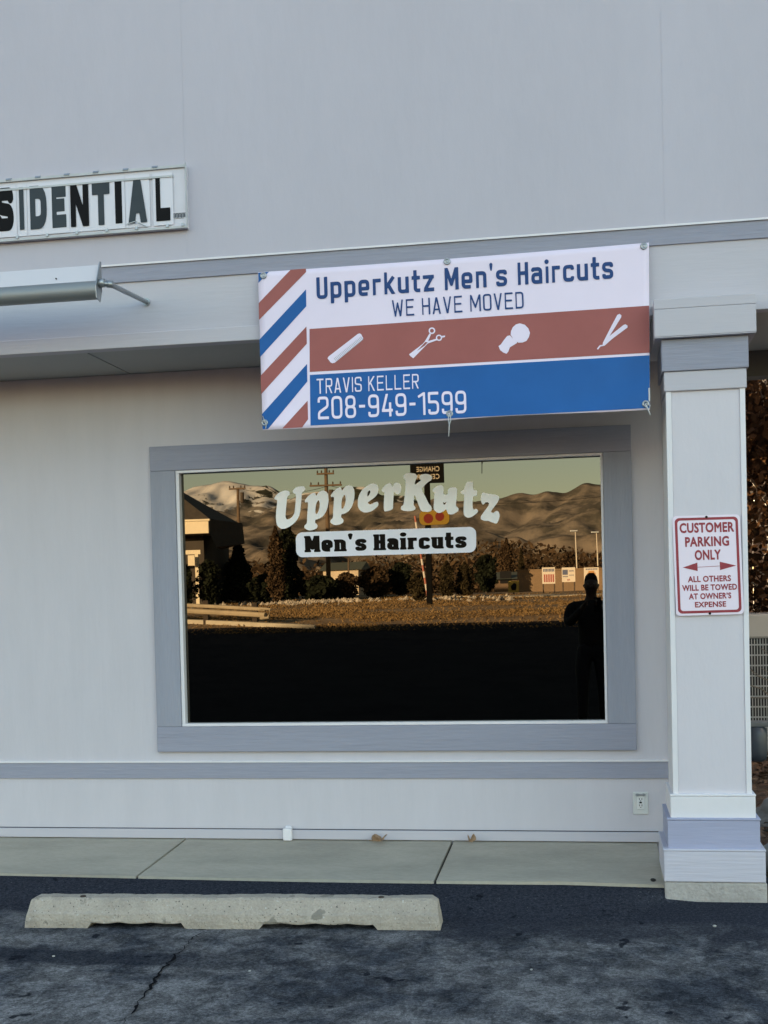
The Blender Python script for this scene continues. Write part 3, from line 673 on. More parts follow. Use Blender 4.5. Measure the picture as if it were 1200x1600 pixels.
banner_text('name_lettering', "TRAVIS KELLER", [(495,615.5),(654.5,607),(654,584),(494.5,592)], m_vwhite, .105, .56, .145, .36, off=.0028)
banner_text('phone_lettering', "208-949-1599", [(497,655.5),(729,645.5),(728,610),(496,620)], m_vwhite, .125, .60, .15, .3, off=.0028, rr=.19)
def zpoly(loops, cx0, cy0, k=.275): return [[(cx0+x*k, cy0+y*k) for x, y in P] for P in loops]
def icon(name, loops, mat=m_vwhite, off=.0026):
    v, f = fill([[(x, -y) for x, y in P] for P in loops]); return flat_part(name, [bmap(x, -y, off) for x, y in v], f, mat, bn)
def circ(cx, cy, r, n=18): return [(cx+r*math.cos(2*math.pi*k/n), cy+r*math.sin(2*math.pi*k/n)) for k in range(n)]
icon('comb_print', zpoly([[(443,727),(449,716),(615,588),(626,585),(634,590),(646,613),(642,621),(484,752),(470,755),(460,750)]], 390, 360))
cmb = [[(x0, y0), (x0+3, y0-2.4), (x0+18, y0+17), (x0+15, y0+19.4)] for x0, y0 in [(478+s*150, 726-s*121) for s in np.linspace(0, 1, 22)]]
icon('comb_teeth_print', zpoly(cmb, 390, 360), m_vgrey, .0034)
icon('scissors_print', zpoly([circ(1036,570,19), circ(1036,570,11), circ(1076,610,18), circ(1076,610,10.5)], 390, 360))
icon('scissors_blade_print', zpoly([[(1022,585),(1031,590),(1012,636),(930,727),(923,716),(996,630)], [(1064,614),(1068,623),(1012,643),(912,713),(906,704),(998,634)], [(1090,600),(1111,597),(1110,606),(1092,610)]], 390, 360), off=.0034)
icon('brush_handle_print', zpoly([[(287,657),(300,648),(318,622),(336,600),(352,596),(366,612),(392,632),(392,640),(352,664),(342,690),(332,701),(314,694),(296,680)]], 700, 360))
icon('brush_hair_print', zpoly([[(356,592),(358,572),(368,550),(386,534),(408,528),(436,536),(456,556),(466,582),(460,606),(446,628),(424,637),(400,638),(372,620)]], 700, 360), off=.0034)
icon('razor_print', zpoly([[(962,480),(974,474),(985,482),(984,494),(918,600),(888,652),(878,654),(880,638),(930,540)]], 700, 360))
icon('razor_blade_print', zpoly([[(918,600),(996,538),(1008,533),(1020,541),(1020,552),(936,614),(890,655),(866,660),(852,678),(846,672),(862,652),(880,650),(890,640)]], 700, 360), off=.0034)
for px_, py_ in ((411.5,430.5), (698.5,408.5), (1006,384.5), (413.5,660.5), (702.5,646.5), (1009,631)):
    p = bmap(px_, py_, .003); g = MB(); prof = [(.0065, -.0005), (.0065, .002), (.012, .003), (.0155, .001), (.0155, -.0005)]
    n = 18
    vs = [(p.x+r*math.cos(k*2*math.pi/n), p.y-z, p.z+r*math.sin(k*2*math.pi/n)) for r, z in prof for k in range(n)]
    g.add(vs, [(i*n+k, i*n+(k+1) % n, (i+1)*n+(k+1) % n, (i+1)*n+k) for i in range(len(prof)-1) for k in range(n)])
    gr = make('grommet', g, m_metal, bn, smooth=True)
    if py_ < 500:
        hub = MB(); vs = [(p.x, p.y-.0035, p.z)]+[(p.x+.0085*math.cos(k*2*math.pi/12), p.y-.001, p.z+.0085*math.sin(k*2*math.pi/12)) for k in range(12)]
        hub.add(vs, [(0, 1+(k+1) % 12, 1+k) for k in range(12)]); make('screw_head', hub, m_lamp, gr)
def cord(pts, rad=.0022):
    c = MB(); c.tube([bmap(x, y, .006+dy) for x, y, dy in pts], rad, 7); make('tie_cord', c, m_cord, bn, smooth=True)
cord([(702,646,0),(700.5,655,.002),(702,664,0),(701,682,0)]); cord([(703,647,0),(704.5,656,.002),(702,664,0)])
cord([(1008,631,0),(1012,638,.006),(1016,648,.004)], .003); cord([(1009,630,.002),(1016,634,.004),(1013,640,.002),(1008,634,.004)])
cord([(413,661,0),(410.5,650,.003),(416,664,.003),(415,670,0)], .002)
tg = MB(); q = [bmap(1013.2,606,.004), bmap(1015.6,606,.004), bmap(1015.8,627,.004), bmap(1013.6,627,.004)]
tg.add(q+[v+Vector((0, .002, 0)) for v in q], [(0,3,2,1),(4,5,6,7),(0,1,5,4),(1,2,6,5),(2,3,7,6),(3,0,4,7)]); make('care_label', tg, m_cord, bn)

# ------------------------------------------------------------------ parking sign on the column
ps = thing('parking_sign', 'white metal sign with red lettering reading CUSTOMER PARKING ONLY screwed to the column', 'sign', (.468, 5.45, .14))
SQ = [on_y(*p, 5.448) for p in ((1056.5,962.5),(1162.5,959.5),(1156,803.5),(1050.5,806.5))]
def smap(u, v, off=0.0):                      # u right, v down, 0..1
    a = SQ[3]*(1-u)+SQ[2]*u; b = SQ[0]*(1-u)+SQ[1]*u; p = a*(1-v)+b*v; return Vector((p.x, 5.448-off, p.z))
SA = 157/106
rr_ = lambda i, r: [(x, y/SA) for x, y in rrect(i, 1-i, i, SA-i, r)]
v, f = fill([rr_(0, .06)])
o = flat_part('sign_plate', [smap(x, y) for x, y in v], f, m_signw, ps)
sm = o.modifiers.new('thick', 'SOLIDIFY'); sm.thickness = .0025; sm.offset = -1
v, f = fill([rr_(.032, .065), rr_(.070, .045)]); flat_part('sign_border', [smap(x, y, .0008) for x, y in v], f, m_signr, ps)
allv, allf = [], []
for body, u0, u1, v0, v1, bold in (('CUSTOMER', .10, .905, .072, .168, .036), ('PARKING', .175, .825, .212, .307, .036), ('ONLY', .31, .695, .345, .442, .036),
      ('ALL OTHERS', .195, .83, .605, .664, .034), ('WILL BE TOWED', .105, .915, .692, .750, .034), ('AT OWNER\u2019S', .20, .825, .778, .836, .034), ('EXPENSE', .285, .745, .864, .918, .034)):
    if body == 'ALL OTHERS': flat_part('heading_lettering', allv, allf, m_signr, ps); allv, allf = [], []
    v, f = builtin_text(body, bold, 1.06); xs_ = [p[0] for p in v]; x0, x1 = min(xs_), max(xs_); o = len(allv)
    allv += [smap(u0+(u1-u0)*(x-x0)/(x1-x0), v1-(v1-v0)*(y/.727), .0009) for x, y in v]; allf += [tuple(i+o for i in t) for t in f]
flat_part('warning_lettering', allv, allf, m_signr, ps)
ar, af = [], []
for tri in ([(.125,.517),(.345,.471),(.345,.556)], [(.915,.512),(.675,.468),(.675,.553)]):
    o = len(ar); ar += [smap(x, y, .0009) for x, y in tri]; af.append((o, o+1, o+2))
o = len(ar); ar += [smap(x, y, .0009) for x, y in ((.345,.515),(.675,.509),(.675,.5135),(.345,.5195))]; af.append((o, o+1, o+2, o+3))
flat_part('sign_arrow', ar, [t for t in af], m_signr, ps)
for u_, v_ in ((.505, .018), (.50, .984)):
    p = smap(u_, v_, .001); s_ = MB(); s_.lathe((0, 0, 0), [(.0055, 0), (.0055, .0015), (.003, .0032)], 12)
    s_.v = [(p.x+x, p.y-z, p.z+y) for x, y, z in s_.v]; make('screw', s_, m_black, ps)

# ------------------------------------------------------------------ letter board on the upper wall
lb = thing('letter_board_sign', 'white changeable letter board with black and slate letters SIDENTIAL high on the upper wall', 'sign', (-2.6, 5.5, 1.75))
fm = MB(); YB = 5.514; X0b, X1b, z0b, z1b = -3.75, -1.799, 1.738, 2.020
fm.box(X0b, X1b, YB, 5.5375, z0b, z1b); make('board_panel', fm, m_boardw, lb, bevel=.002)
rl = MB(); rl.box(X0b, X1b-.0025, YB-.010, YB, z1b-.010, z1b+.003); rl.box(X0b, X1b-.0025, YB-.010, YB, z0b-.002, z0b+.009); rl.box(X0b, X1b-.06, YB-.010, YB-.0005, z1b-.050, z1b-.040)
rl.box(X1b-.0024, X1b+.002, YB-.011, YB, z0b-.003, z1b+.010); make('board_rail', rl, m_rail, lb, bevel=.001)
def z1px(x, y): p = on_y(x/3, 220+y/3, YB-.009); return p.x, p.z
for xpx in [35-139*k for k in range(8, 0, -1)]+[35, 172, 308, 445, 585, 722]:
    a = z1px(xpx, 0)[0]; c = MB(); c.prism([(0, 0), (-.014, .002), (-.010, .011), (0, .014)], -.013, .013); c.v = [(x+a, YB+y, z+z1b-.005) for x, y, z in c.v]; make('rail_clip', c, m_metal, lb)
for xpx in [70-140*k for k in range(8, 0, -1)]+[70, 210, 350, 490, 630, 775, 848]:
    a = z1px(xpx, 0)[0]; c = MB(); c.box(a-.006, a+.006, YB-.016, YB-.012, z0b+.006, z0b+.020); make('rail_clip', c, m_metal, lb)
bl_letters = [('R',-310,-232,'k'),('E',-206,-130,'s'),('S',-22,66,'k'),('I',87,114,'s'),('D',137,221,'s'),('E',240,312,'s'),('N',327,418,'k'),('T',429,517,'s'),('I',536,574,'k'),('A',597,690,'s'),('L',727,799,'k')]
bl_letters[0] = ('R', -238, -150, 'k'); bl_letters[1] = ('E', -122, -48, 's')
for li, (ch, xa, xb, c_) in enumerate(bl_letters):
    xm = (xa+xb)/2; top = 175+(760-xm)*.0655; bot = top+197.5
    x0, zt = z1px(xa, top); x1, zb = z1px(xb, bot)
    cd = MB(); yo = .0011*(li % 3); cd.box(x0-.014, x1+.014, YB-.0048-yo, YB-.004-yo, z0b+.018, z1b-.026); card = make('letter_card', cd, m_card, lb)
    g = sq_glyph(ch, .30 if ch != 'N' else .27, .88 if ch not in 'I' else .3, rr=.26); v, f = fill(outline(g, 1/44)); xs_ = [p[0] for p in v]
    flat_part('letter', [Vector((x0+(x1-x0)*(x-min(xs_))/(max(xs_)-min(xs_)), YB-.0082, zb+(zt-zb)*y)) for x, y in v], f, m_black if c_ == 'k' else m_slate, card)
# curled piece of tape on the A and the maker's scribble
tp = MB(); a = z1px(596, 392); b = z1px(690, 404); mid_ = z1px(640, 380); tp.tube([(a[0], YB-.012, a[1]), (mid_[0], YB-.020, mid_[1]), (b[0], YB-.012, b[1])], .0028, 6); make('loose_strip', tp, m_rail, lb)
sc_ = MB(); x0, zt = z1px(803, 340); x1, zb = z1px(868, 356)
for k in range(9):
    xa = x0+(x1-x0)*k/9; sc_.box(xa, xa+(x1-x0)/14, YB-.0012, YB-.0004, zb+.001*(k % 3), zt-.0015*((k+1) % 2))
sc_.box(x0, x1, YB-.0014, YB-.0004, zt, zt+.0015); sc_.box(x0+.004, x1-.008, YB-.0014, YB-.0004, zb-.003, zb-.0018); make('maker_mark', sc_, m_slate, lb)

# ------------------------------------------------------------------ sign light
sl = thing('sign_light', 'long grey metal trough light on an arm below the letter board', 'light', (-2.05, 5.05, 1.40))
tz0, tz1 = 1.326, 1.402; tc_ = (tz0+tz1)/2; h_ = MB()
n = 18; arc = [(5.060-.030*math.cos(R(-90+180*k/n)), tc_+(tz1-tz0)/2*math.sin(R(-90+180*k/n))) for k in range(n+1)]
h_.prism(arc+[(5.075, tz1), (5.090, tc_+.02), (5.090, tc_-.02), (5.075, tz0)], -6.2, -2.0515); make('tube_housing', h_, M('brushed_housing_metal', (.26, .275, .28), .5, .06, 3, (1, 6, 6), metal=.6), sl, smooth=False)
h_ = MB(); h_.prism([(5.060, tz1+.0005), (5.063, tz1+.0005), (5.088, tz1+.072), (5.085, tz1+.073)], -6.2, -2.0515); make('reflector', h_, M('white_reflector_enamel', (.60, .585, .63), .45, spec=.35), sl)
ep = MB(); ep.prism([(5.028, tc_+.012), (5.032, tz0-.002), (5.075, tz0-.012), (5.095, tc_), (5.092, tz1+.086), (5.080, tz1+.086)], -2.0510, -2.0475); make('end_plate', ep, m_metal, sl)
ar_ = MB(); a0 = on_y(153, 438, 5.06); a1 = on_y(229, 472, 5.548)
a0 = Vector((-2.047, 5.066, 1.392)); kx = Vector((-2.008, 5.085, 1.390))
ar_.tube([a0, kx, kx+(a1-kx)*.05, a1], .0105, 12); ar_.tube([a0, a0+Vector((.022, 0, 0))], .019, 12); ar_.tube([kx-Vector((.012, .006, 0)), kx+Vector((.010, .008, 0))], .0155, 12); make('arm', ar_, m_metal, sl, smooth=True)
fl_ = MB(); fl_.tube([a1-Vector((0, .006, 0)), a1+Vector((0, .002, 0))], .018, 14); make('wall_flange', fl_, m_metal, sl)
tb = MB(); tb.tube([(-6.1, 5.112, 1.372), (-2.09, 5.112, 1.372)], .013, 12); make('tube_lamp', tb, M('fluorescent_tube_off', (.7, .7, .68), .25), sl, smooth=True)
for x in (-2.24, -2.9, -3.6): 
    rv = MB(); rv.tube([(x, 5.066, 1.423), (x, 5.060, 1.4235)], .003, 8); make('rivet', rv, m_black, sl)

# ------------------------------------------------------------------ wheel stop
ws = thing('wheel_stop', 'weathered concrete wheel stop lying on the asphalt in front of the shop', 'wheel stop', (-1.47, 4.85, LOT))
A_ = Vector((-2.330, 4.772, LOT)); Bv = Vector((-.628, 4.862, LOT)); ax = (Bv-A_).normalized(); nn = Vector((-ax.y, ax.x, 0)); LEN = (Bv-A_).length
NS = 96; NP = []
prof0 = [(0, 0), (-.002, .030), (.002, .058), (.010, .066), (.034, .108), (.046, .116), (.104, .117), (.116, .110), (.140, .064), (.148, .055), (.150, 0)]
wsb = MB(); rnd = random.Random(11)
def notch(s):
    for a, b in ((.157, .388), (.583, .845)):
        if a < s < b: return .026-.006*abs(math.sin(s*40))
    return 0
for i in range(NS+1):
    s = i/NS; e = min(s, 1-s)*LEN; tap = max(0, 1-e/.035)
    for k, (y, z) in enumerate(prof0):
        yy = .075+(y-.075)*(1-.22*tap*(z/.117)); zz = z*(1-.10*tap*tap)
        sx = s*LEN+(0 if tap == 0 else (1 if s < .5 else -1)*.013*(z/.117))
        q = notch(s)
        if z < .012: zz = q
        elif z < .05 and q: zz = max(zz, q+.008)
        nz_ = .0026*mnoise.noise((s*28, y*60, z*60))+.0018*mnoise.noise((s*90, y*120, z*120))+.0035*mnoise.noise((s*6, y*9, z*9))
        p = A_+ax*sx+nn*(yy+nz_)+Vector((0, 0, zz+(nz_ if z > .012 else 0)))
        wsb.v.append(p)
K = len(prof0)
wsb.f = [(i*K+k, i*K+(k+1) % K, (i+1)*K+(k+1) % K, (i+1)*K+k) for i in range(NS) for k in range(K)]+[tuple(range(K-1, -1, -1)), tuple(range(NS*K, NS*K+K))]
wsb.f = [tuple(reversed(f)) for f in wsb.f]; wsb.mi = [0]*len(wsb.f)
def stop_mat():
    m = m_conc2.copy(); m.name = 'aggregate_concrete'; t = m.node_tree; n = t.nodes; l = t.links; b = n['Principled BSDF']
    src = b.inputs['Base Color'].links[0].from_socket
    tc = n.new('ShaderNodeTexCoord')
    def add(src, scale, th, col, detail=1):
        x = n.new('ShaderNodeTexNoise'); x.inputs['Scale'].default_value = scale; x.inputs['Detail'].default_value = detail; l.new(tc.outputs['Object'], x.inputs['Vector'])
        r = n.new('ShaderNodeMapRange'); r.inputs[1].default_value = th; r.inputs[2].default_value = th+.03; l.new(x.outputs[0], r.inputs[0])
        mx = n.new('ShaderNodeMix'); mx.data_type = 'RGBA'; l.new(r.outputs[0], mx.inputs[0]); l.new(src, mx.inputs[6]); mx.inputs[7].default_value = (*col, 1); return mx.outputs[2]
    s = add(src, 110, .70, (.10, .09, .075)); s = add(s, 70, .72, (.55, .53, .48)); s = add(s, 9, .64, (.25, .225, .185), 6)
    l.new(s, b.inputs['Base Color']); return m
m_stop = stop_mat()
make('stop_body', wsb, m_stop, ws)
for s in (.135, .86):
    p = A_+ax*(s*LEN)+nn*.060+Vector((0, 0, .117)); hb = MB(); hb.lathe(p, [(.012, -.02), (.012, .002), (.008, .004)], 12); make('anchor_pin', hb, M('rusty_steel', (.05, .035, .028), .8, .3, 40), ws)

# ------------------------------------------------------------------ dry leaves and small debris
def leaf(name, label, px, py, size, curl, rot, seed):
    p = on_y(px, py, 6.13); p.z = -1.183; rn = random.Random(seed); pts = []
    n = 22
    for k in range(n):
        a = 2*math.pi*k/n; lob = 1+.45*abs(math.cos(a*2.5))+rn.uniform(-.12, .12); r = size*.55*lob
        x, y = r*math.cos(a+rot)*1.25, r*math.sin(a+rot)*.8
        pts.append((p.x+x, p.y+y, p.z+.006+curl*abs(math.sin(a*1.5+seed))+.2*curl*rn.random()))
    mb = MB(); mb.add([(p.x, p.y, p.z+.006)]+pts, [(0, 1+k, 1+(k+1) % n) for k in range(n)])
    mb.tube([(p.x, p.y, p.z+.006), (p.x-size*1.2*math.cos(rot), p.y-size*.7*math.sin(rot), p.z+.012)], .0018, 5)
    o = make(name, mb, m_leaf, None, (p.x, p.y, p.z)); tag(o, label, 'leaf'); return o
leaf('dry_leaf', 'larger curled brown leaf on the walkway under the middle of the window', 592, 1312, .042, .030, .3, 2)
leaf('dry_leaf', 'small folded brown leaf against the wall beside the walkway joint', 737, 1309, .024, .036, 1.2, 5)
def pebble(label, px, py, r, seed, z=LOT, mat=None):
    p = on_lot(px, py, z); bm = bmesh.new(); bmesh.ops.create_icosphere(bm, subdivisions=2, radius=r); rn = random.Random(seed)
    me = bpy.data.meshes.new('pebble')
    for v in bm.verts: v.co *= 1+.35*mnoise.noise(v.co*60+Vector((seed, 0, 0))); v.co.z = v.co.z*.6
    bm.to_mesh(me); bm.free(); me.materials.append(mat or M('pale_stone', (.35, .34, .32), .8, .15, 60))
    o = bpy.data.objects.new('pebble', me); COL.objects.link(o); o.location = p+Vector((0, 0, r*.5)); tag(o, label, 'pebble', 'pebbles on the asphalt')
pebble('pale pebble on the dark asphalt below the column footing', 1117, 1448, .008, 1)
pebble('tiny pale pebble on the asphalt right of the wheel stop', 972, 1401, .005, 2, z=LOT+.02)
pebble('tiny pale pebble in front of the wheel stop by the crack', 390, 1518, .005, 3)
pebble('pale chip lying on the dark smear at the left of the bay', 84, 1495, .006, 4)
pebble('small dark lump at the walkway edge beside the column footing', 1021, 1377, .012, 6, z=-1.226, mat=M('dark_lump', (.02, .018, .016), .95))  # dark lump set in for a dark spot on the walkway edge
pebble('pale pebble in the middle of the open asphalt', 830, 1516, .005, 5)

# ------------------------------------------------------------------ behind the column: mulch bed, boulders, condenser, tree, fence
mul = MB(); rnd = random.Random(5)
mxs = list(np.arange(.48, 3.6, .12)); mys = list(np.arange(5.98, 12.5, .14))
base = sgrid(mxs, mys, lambda x, y: -1.295+.17*smooth(6.2, 8.6, y)+.03*mnoise.noise((x*2, y*2, 1)))
m_mulch = M('leaf_mulch', (.045, .024, .014), .95, .3, 9, bump=1.0, bscale=40, col2=(.15, .085, .045), fine=.3)
def mul_z(x, y): return -1.295+.17*smooth(6.2, 8.6, y)+.03*mnoise.noise((x*2, y*2, 1))
for _ in range(5200):
    x = rnd.uniform(.5, 3.4); y = rnd.uniform(6.0, 11); z = mul_z(x, y)+rnd.uniform(.004, .05); s = rnd.uniform(.018, .05)
    a = rnd.uniform(0, 6.28); u = Vector((math.cos(a), math.sin(a), rnd.uniform(-.5, .5)))*s; w = Vector((-math.sin(a), math.cos(a), rnd.uniform(-.6, .6)))*s*.6
    p = Vector((x, y, z)); base.add([p-u, p+w, p+u, p-w], [(0, 1, 2, 3)])
tag(make('fallen_leaves', base, m_mulch), 'brown fallen leaves and mulch covering the bed behind the column', None, None, 'stuff')

def boulder(label, loc, sc_, seed, mat):
    bm = bmesh.new(); bmesh.ops.create_icosphere(bm, subdivisions=4, radius=1); me = bpy.data.meshes.new('boulder')
    for v in bm.verts:
        d = v.co.normalized(); k = 1+.28*mnoise.noise(d*1.3+Vector((seed, 0, 0)))+.09*mnoise.noise(d*4+Vector((0, seed, 0)))+.03*mnoise.noise(d*11)
        v.co = Vector((d.x*sc_[0], d.y*sc_[1], d.z*sc_[2]))*k
    bm.to_mesh(me); bm.free(); me.materials.append(mat); me.polygons.foreach_set('use_smooth', [True]*len(me.polygons))
    o = bpy.data.objects.new('boulder', me); COL.objects.link(o); o.location = loc; tag(o, label, 'boulder', 'boulders beside the column'); return o
m_rock = M('grey_boulder', (.22, .22, .21), .9, .22, 6, bump=.8, bscale=30, fine=.12)
boulder('darker grey boulder further back among the fallen leaves', (1.06, 7.1, -1.24), (.26, .24, .17), 2, M('dark_grey_boulder', (.16, .16, .155), .9, .22, 6, bump=.8, bscale=30))
boulder('paler rounded boulder right beside the column plinth at the picture edge', (.945, 6.05, -1.22), (.20, .22, .16), 8, m_rock)

# grey air conditioner with louvred grille
ac = thing('air_conditioner', 'pale grey outdoor air conditioner with a wire grille behind the column', 'air conditioner', (1.55, 9.5, -1.15))
m_acl = M('condenser_enamel', (.30, .31, .31), .5, .06, 4); m_aci = M('condenser_coil', (.025, .027, .03), .8)
ax0, ax1, ay0, ay1, az0, az1 = .98, 1.95, 9.0, 9.9, -1.16, -.12
b_ = MB(); b_.box(ax0+.05, ax1-.05, ay0+.05, ay1-.05, az0+.05, az1-.17); make('coil', b_, m_aci, ac)
b_ = MB(); b_.box(ax0, ax1, ay0, ay1, az0, az0+.05); make('base_pan', b_, m_acl, ac); b_ = MB(); b_.box(ax0-.01, ax1+.01, ay0-.01, ay1+.01, az1-.17, az1); make('top_panel', b_, M('condenser_top', (.27, .265, .25), .5, .05, 4), ac, bevel=.015)
for x in (ax0, ax1-.04):
    for y in (ay0, ay1-.04): b_ = MB(); b_.box(x, x+.04, y, y+.04, az0+.0505, az1-.1705); make('corner_post', b_, m_acl, ac, bevel=.004)
b_ = MB(); k = 0
x = ax0+.06
while x < ax1-.05: b_.box(x, x+.0055, ay0+.004, ay0+.010, az0+.0505, az1-.1705); x += .019
for z in np.arange(az0+.10, az1-.2, .072): b_.box(ax0+.0405, ax1-.0405, ay0+.0105, ay0+.018, z, z+.010)
y = ay0+.06
while y < ay1-.05: b_.box(ax0+.004, ax0+.010, y, y+.010, az0+.0505, az1-.1705); y += .036
make('grille', b_, m_acl, ac)

# dark utility meter
um = thing('gas_meter', 'dark blue grey utility meter with a green pipe standing in front of the air conditioner', 'meter', (1.0, 8.0, -1.13))
b_ = MB(); b_.lathe((.965, 8.0, -1.02), [(.03, 0), (.055, .015), (.062, .05), (.062, .17), (.055, .205), (.04, .22)], 22); make('meter_body', b_, M('meter_blue_grey', (.03, .042, .058), .4, .2, 9), um, smooth=True)
b_ = MB(); b_.box(.885, 1.10, 7.96, 8.06, -.802, -.77); b_.tube([(1.09, 8.01, -.79), (1.22, 8.05, -.79), (1.3, 8.2, -.79)], .035, 12); make('meter_manifold', b_, M('meter_dark_grey', (.10, .105, .11), .5, .2, 9), um, bevel=.006)
b_ = MB(); b_.tube([(1.052, 8.0, -1.2), (1.052, 8.0, -.80)], .012, 10); make('meter_pipe', b_, M('pipe_green', (.08, .13, .10), .6, .2, 9), um, smooth=True)

# timber fence behind
fc = thing('wooden_fence', 'dark brown board fence in shade behind the autumn tree', 'fence', (3, 13.5, -1.2))
m_fb = M('dark_fence_boards', (.028, .017, .011), .85, .3, 3, (5, 5, .6), .8, 14)
b_ = MB(); x = .6; rnd = random.Random(2)
while x < 9: b_.box(x, x+.14, 13.5, 13.525, -1.25, .62+rnd.uniform(-.02, .02)); x += .146
make('fence_boards', b_, m_fb, fc)
b_ = MB()
for z in (-.9, .2): b_.box(.6, 9, 13.526, 13.57, z, z+.09)
make('fence_rail', b_, m_fb, fc)
for x in (.6, 2.9, 5.2, 7.5):
    b_ = MB(); b_.box(x, x+.1, 13.571, 13.66, -1.3, .68); make('fence_post', b_, m_fb, fc)

def leaf_mat(name, c1, c2, trans=.4):
    m = bpy.data.materials.new(name); m.use_nodes = True; t = m.node_tree; n = t.nodes; l = t.links
    b = n['Principled BSDF']; b.inputs['Roughness'].default_value = .95; b.inputs['Specular IOR Level'].default_value = .08; out = n['Material Output']
    gi = n.new('ShaderNodeNewGeometry'); cr = n.new('ShaderNodeValToRGB'); cr.color_ramp.elements[0].color = (*c1, 1); cr.color_ramp.elements[1].color = (*c2, 1)
    l.new(gi.outputs['Random Per Island'], cr.inputs[0]); l.new(cr.outputs[0], b.inputs['Base Color'])
    if trans:
        tr = n.new('ShaderNodeBsdfTranslucent'); l.new(cr.outputs[0], tr.inputs[0]); mx = n.new('ShaderNodeMixShader'); mx.inputs[0].default_value = trans
        l.new(b.outputs[0], mx.inputs[1]); l.new(tr.outputs[0], mx.inputs[2]); l.new(mx.outputs[0], out.inputs[0])
    return m
def leaf_quad(mb, p, s, rn, el=1.6):
    u = Vector((rn.gauss(0, 1), rn.gauss(0, 1), rn.gauss(0, 1))).normalized(); w = u.orthogonal().normalized(); w.rotate(Matrix.Rotation(rn.uniform(0, 6.28), 3, u))
    u *= s*el*.5; w *= s*.5; mb.add([p-u, p-u*.4+w*.85, p+u*.3+w, p+u*1.1, p+u*.3-w, p-u*.4-w*.85], [(0, 1, 2, 3, 4, 5)])
def branchy(mb, p, d, L, r, depth, rn, tips, spread=.6):
    pts = [p]; q = p.copy(); dd = d.copy()
    for k in range(3):
        dd = (dd+Vector((rn.gauss(0, .16), rn.gauss(0, .16), rn.gauss(.03, .12)))).normalized(); q = q+dd*L/3; pts.append(q.copy())
    mb.tube(pts, [r, r*.85, r*.72, r*.6], 6 if depth > 1 else 4, caps=False)
    tips.append(pts[2]); tips.append(pts[3])
    if depth > 0:
        for _ in range(rn.choice((2, 3, 3))):
            nd = (dd+Vector((rn.gauss(0, spread), rn.gauss(0, spread), rn.gauss(.05, spread*.7)))).normalized()
            branchy(mb, pts[rn.choice((2, 3))], nd, L*rn.uniform(.6, .82), r*.58, depth-1, rn, tips, spread)
def broad_tree(name, label, loc, h, r0, leafm, barkm, nleaf, ls, seed, spread=.6, depth=4, group=None, cat='tree', scatter=.35, tl=.42):
    rn = random.Random(seed); t = thing(name, label, cat, loc, group); tk = MB(); tips = []
    p = Vector(loc); trunk_top = p+Vector((rn.uniform(-.1, .1)*h*.2, 0, h*.30))
    tk.tube([p-Vector((0, 0, .1)), p+(trunk_top-p)*.5, trunk_top], [r0*1.3, r0, r0*.85], 9)
    for k in range(4): branchy(tk, trunk_top-Vector((0, 0, h*.05*k)), Vector((rn.gauss(0, .6), rn.gauss(0, .6), 1)).normalized(), h*.26, r0*.55, depth-1, rn, tips, spread)
    make('trunk', tk, barkm, t, smooth=True)
    if nleaf:
        cr = MB()
        for _ in range(nleaf):
            q = rn.choice(tips)+Vector((rn.gauss(0, scatter), rn.gauss(0, scatter), rn.gauss(0, scatter*.8))); leaf_quad(cr, q, ls*rn.uniform(.6, 1.3), rn)
        make('crown', cr, leafm, t)
    return t
m_bark = M('grey_brown_bark', (.055, .040, .028), .9, .3, 8, bump=.8, bscale=20)
m_barkp = M('pale_twig_bark', (.13, .11, .085), .9, .3, 8)
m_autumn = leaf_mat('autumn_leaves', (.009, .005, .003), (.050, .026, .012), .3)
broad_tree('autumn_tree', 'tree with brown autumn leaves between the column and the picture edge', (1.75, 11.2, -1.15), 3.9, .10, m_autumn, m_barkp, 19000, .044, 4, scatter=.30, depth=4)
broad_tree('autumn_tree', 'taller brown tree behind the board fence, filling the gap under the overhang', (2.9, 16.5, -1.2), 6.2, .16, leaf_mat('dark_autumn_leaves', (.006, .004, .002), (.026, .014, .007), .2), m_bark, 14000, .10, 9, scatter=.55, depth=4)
broad_tree('bare_shrub', 'thin bare shrub with pale twigs growing beside the air conditioner', (1.34, 8.6, -1.13), 1.35, .014, None, m_barkp, 0, .03, 12, spread=.7, depth=3, cat='shrub')
hg = MB(); rnd = random.Random(8)
for _ in range(16000):
    leaf_quad(hg, Vector((rnd.uniform(.9, 9), 15+rnd.uniform(0, 2.5), -1.2+4.2*rnd.random()**.8)), rnd.uniform(.06, .13), rnd)
hst = MB()
for k in range(26): x = 1+k*.31; hst.tube([(x, 16, -1.3), (x+rnd.uniform(-.2, .2), 16, 1), (x+rnd.uniform(-.4, .4), 16.2, 2.6)], [.04, .03, .012], 6)
hd = thing('hedge', 'tall dark brown hedge standing behind the board fence', 'hedge', (4, 16, -1.2)); make('foliage', hg, leaf_mat('brown_hedge_leaves', (.006, .004, .002), (.028, .015, .008), .15), hd); make('stem', hst, m_bark, hd)

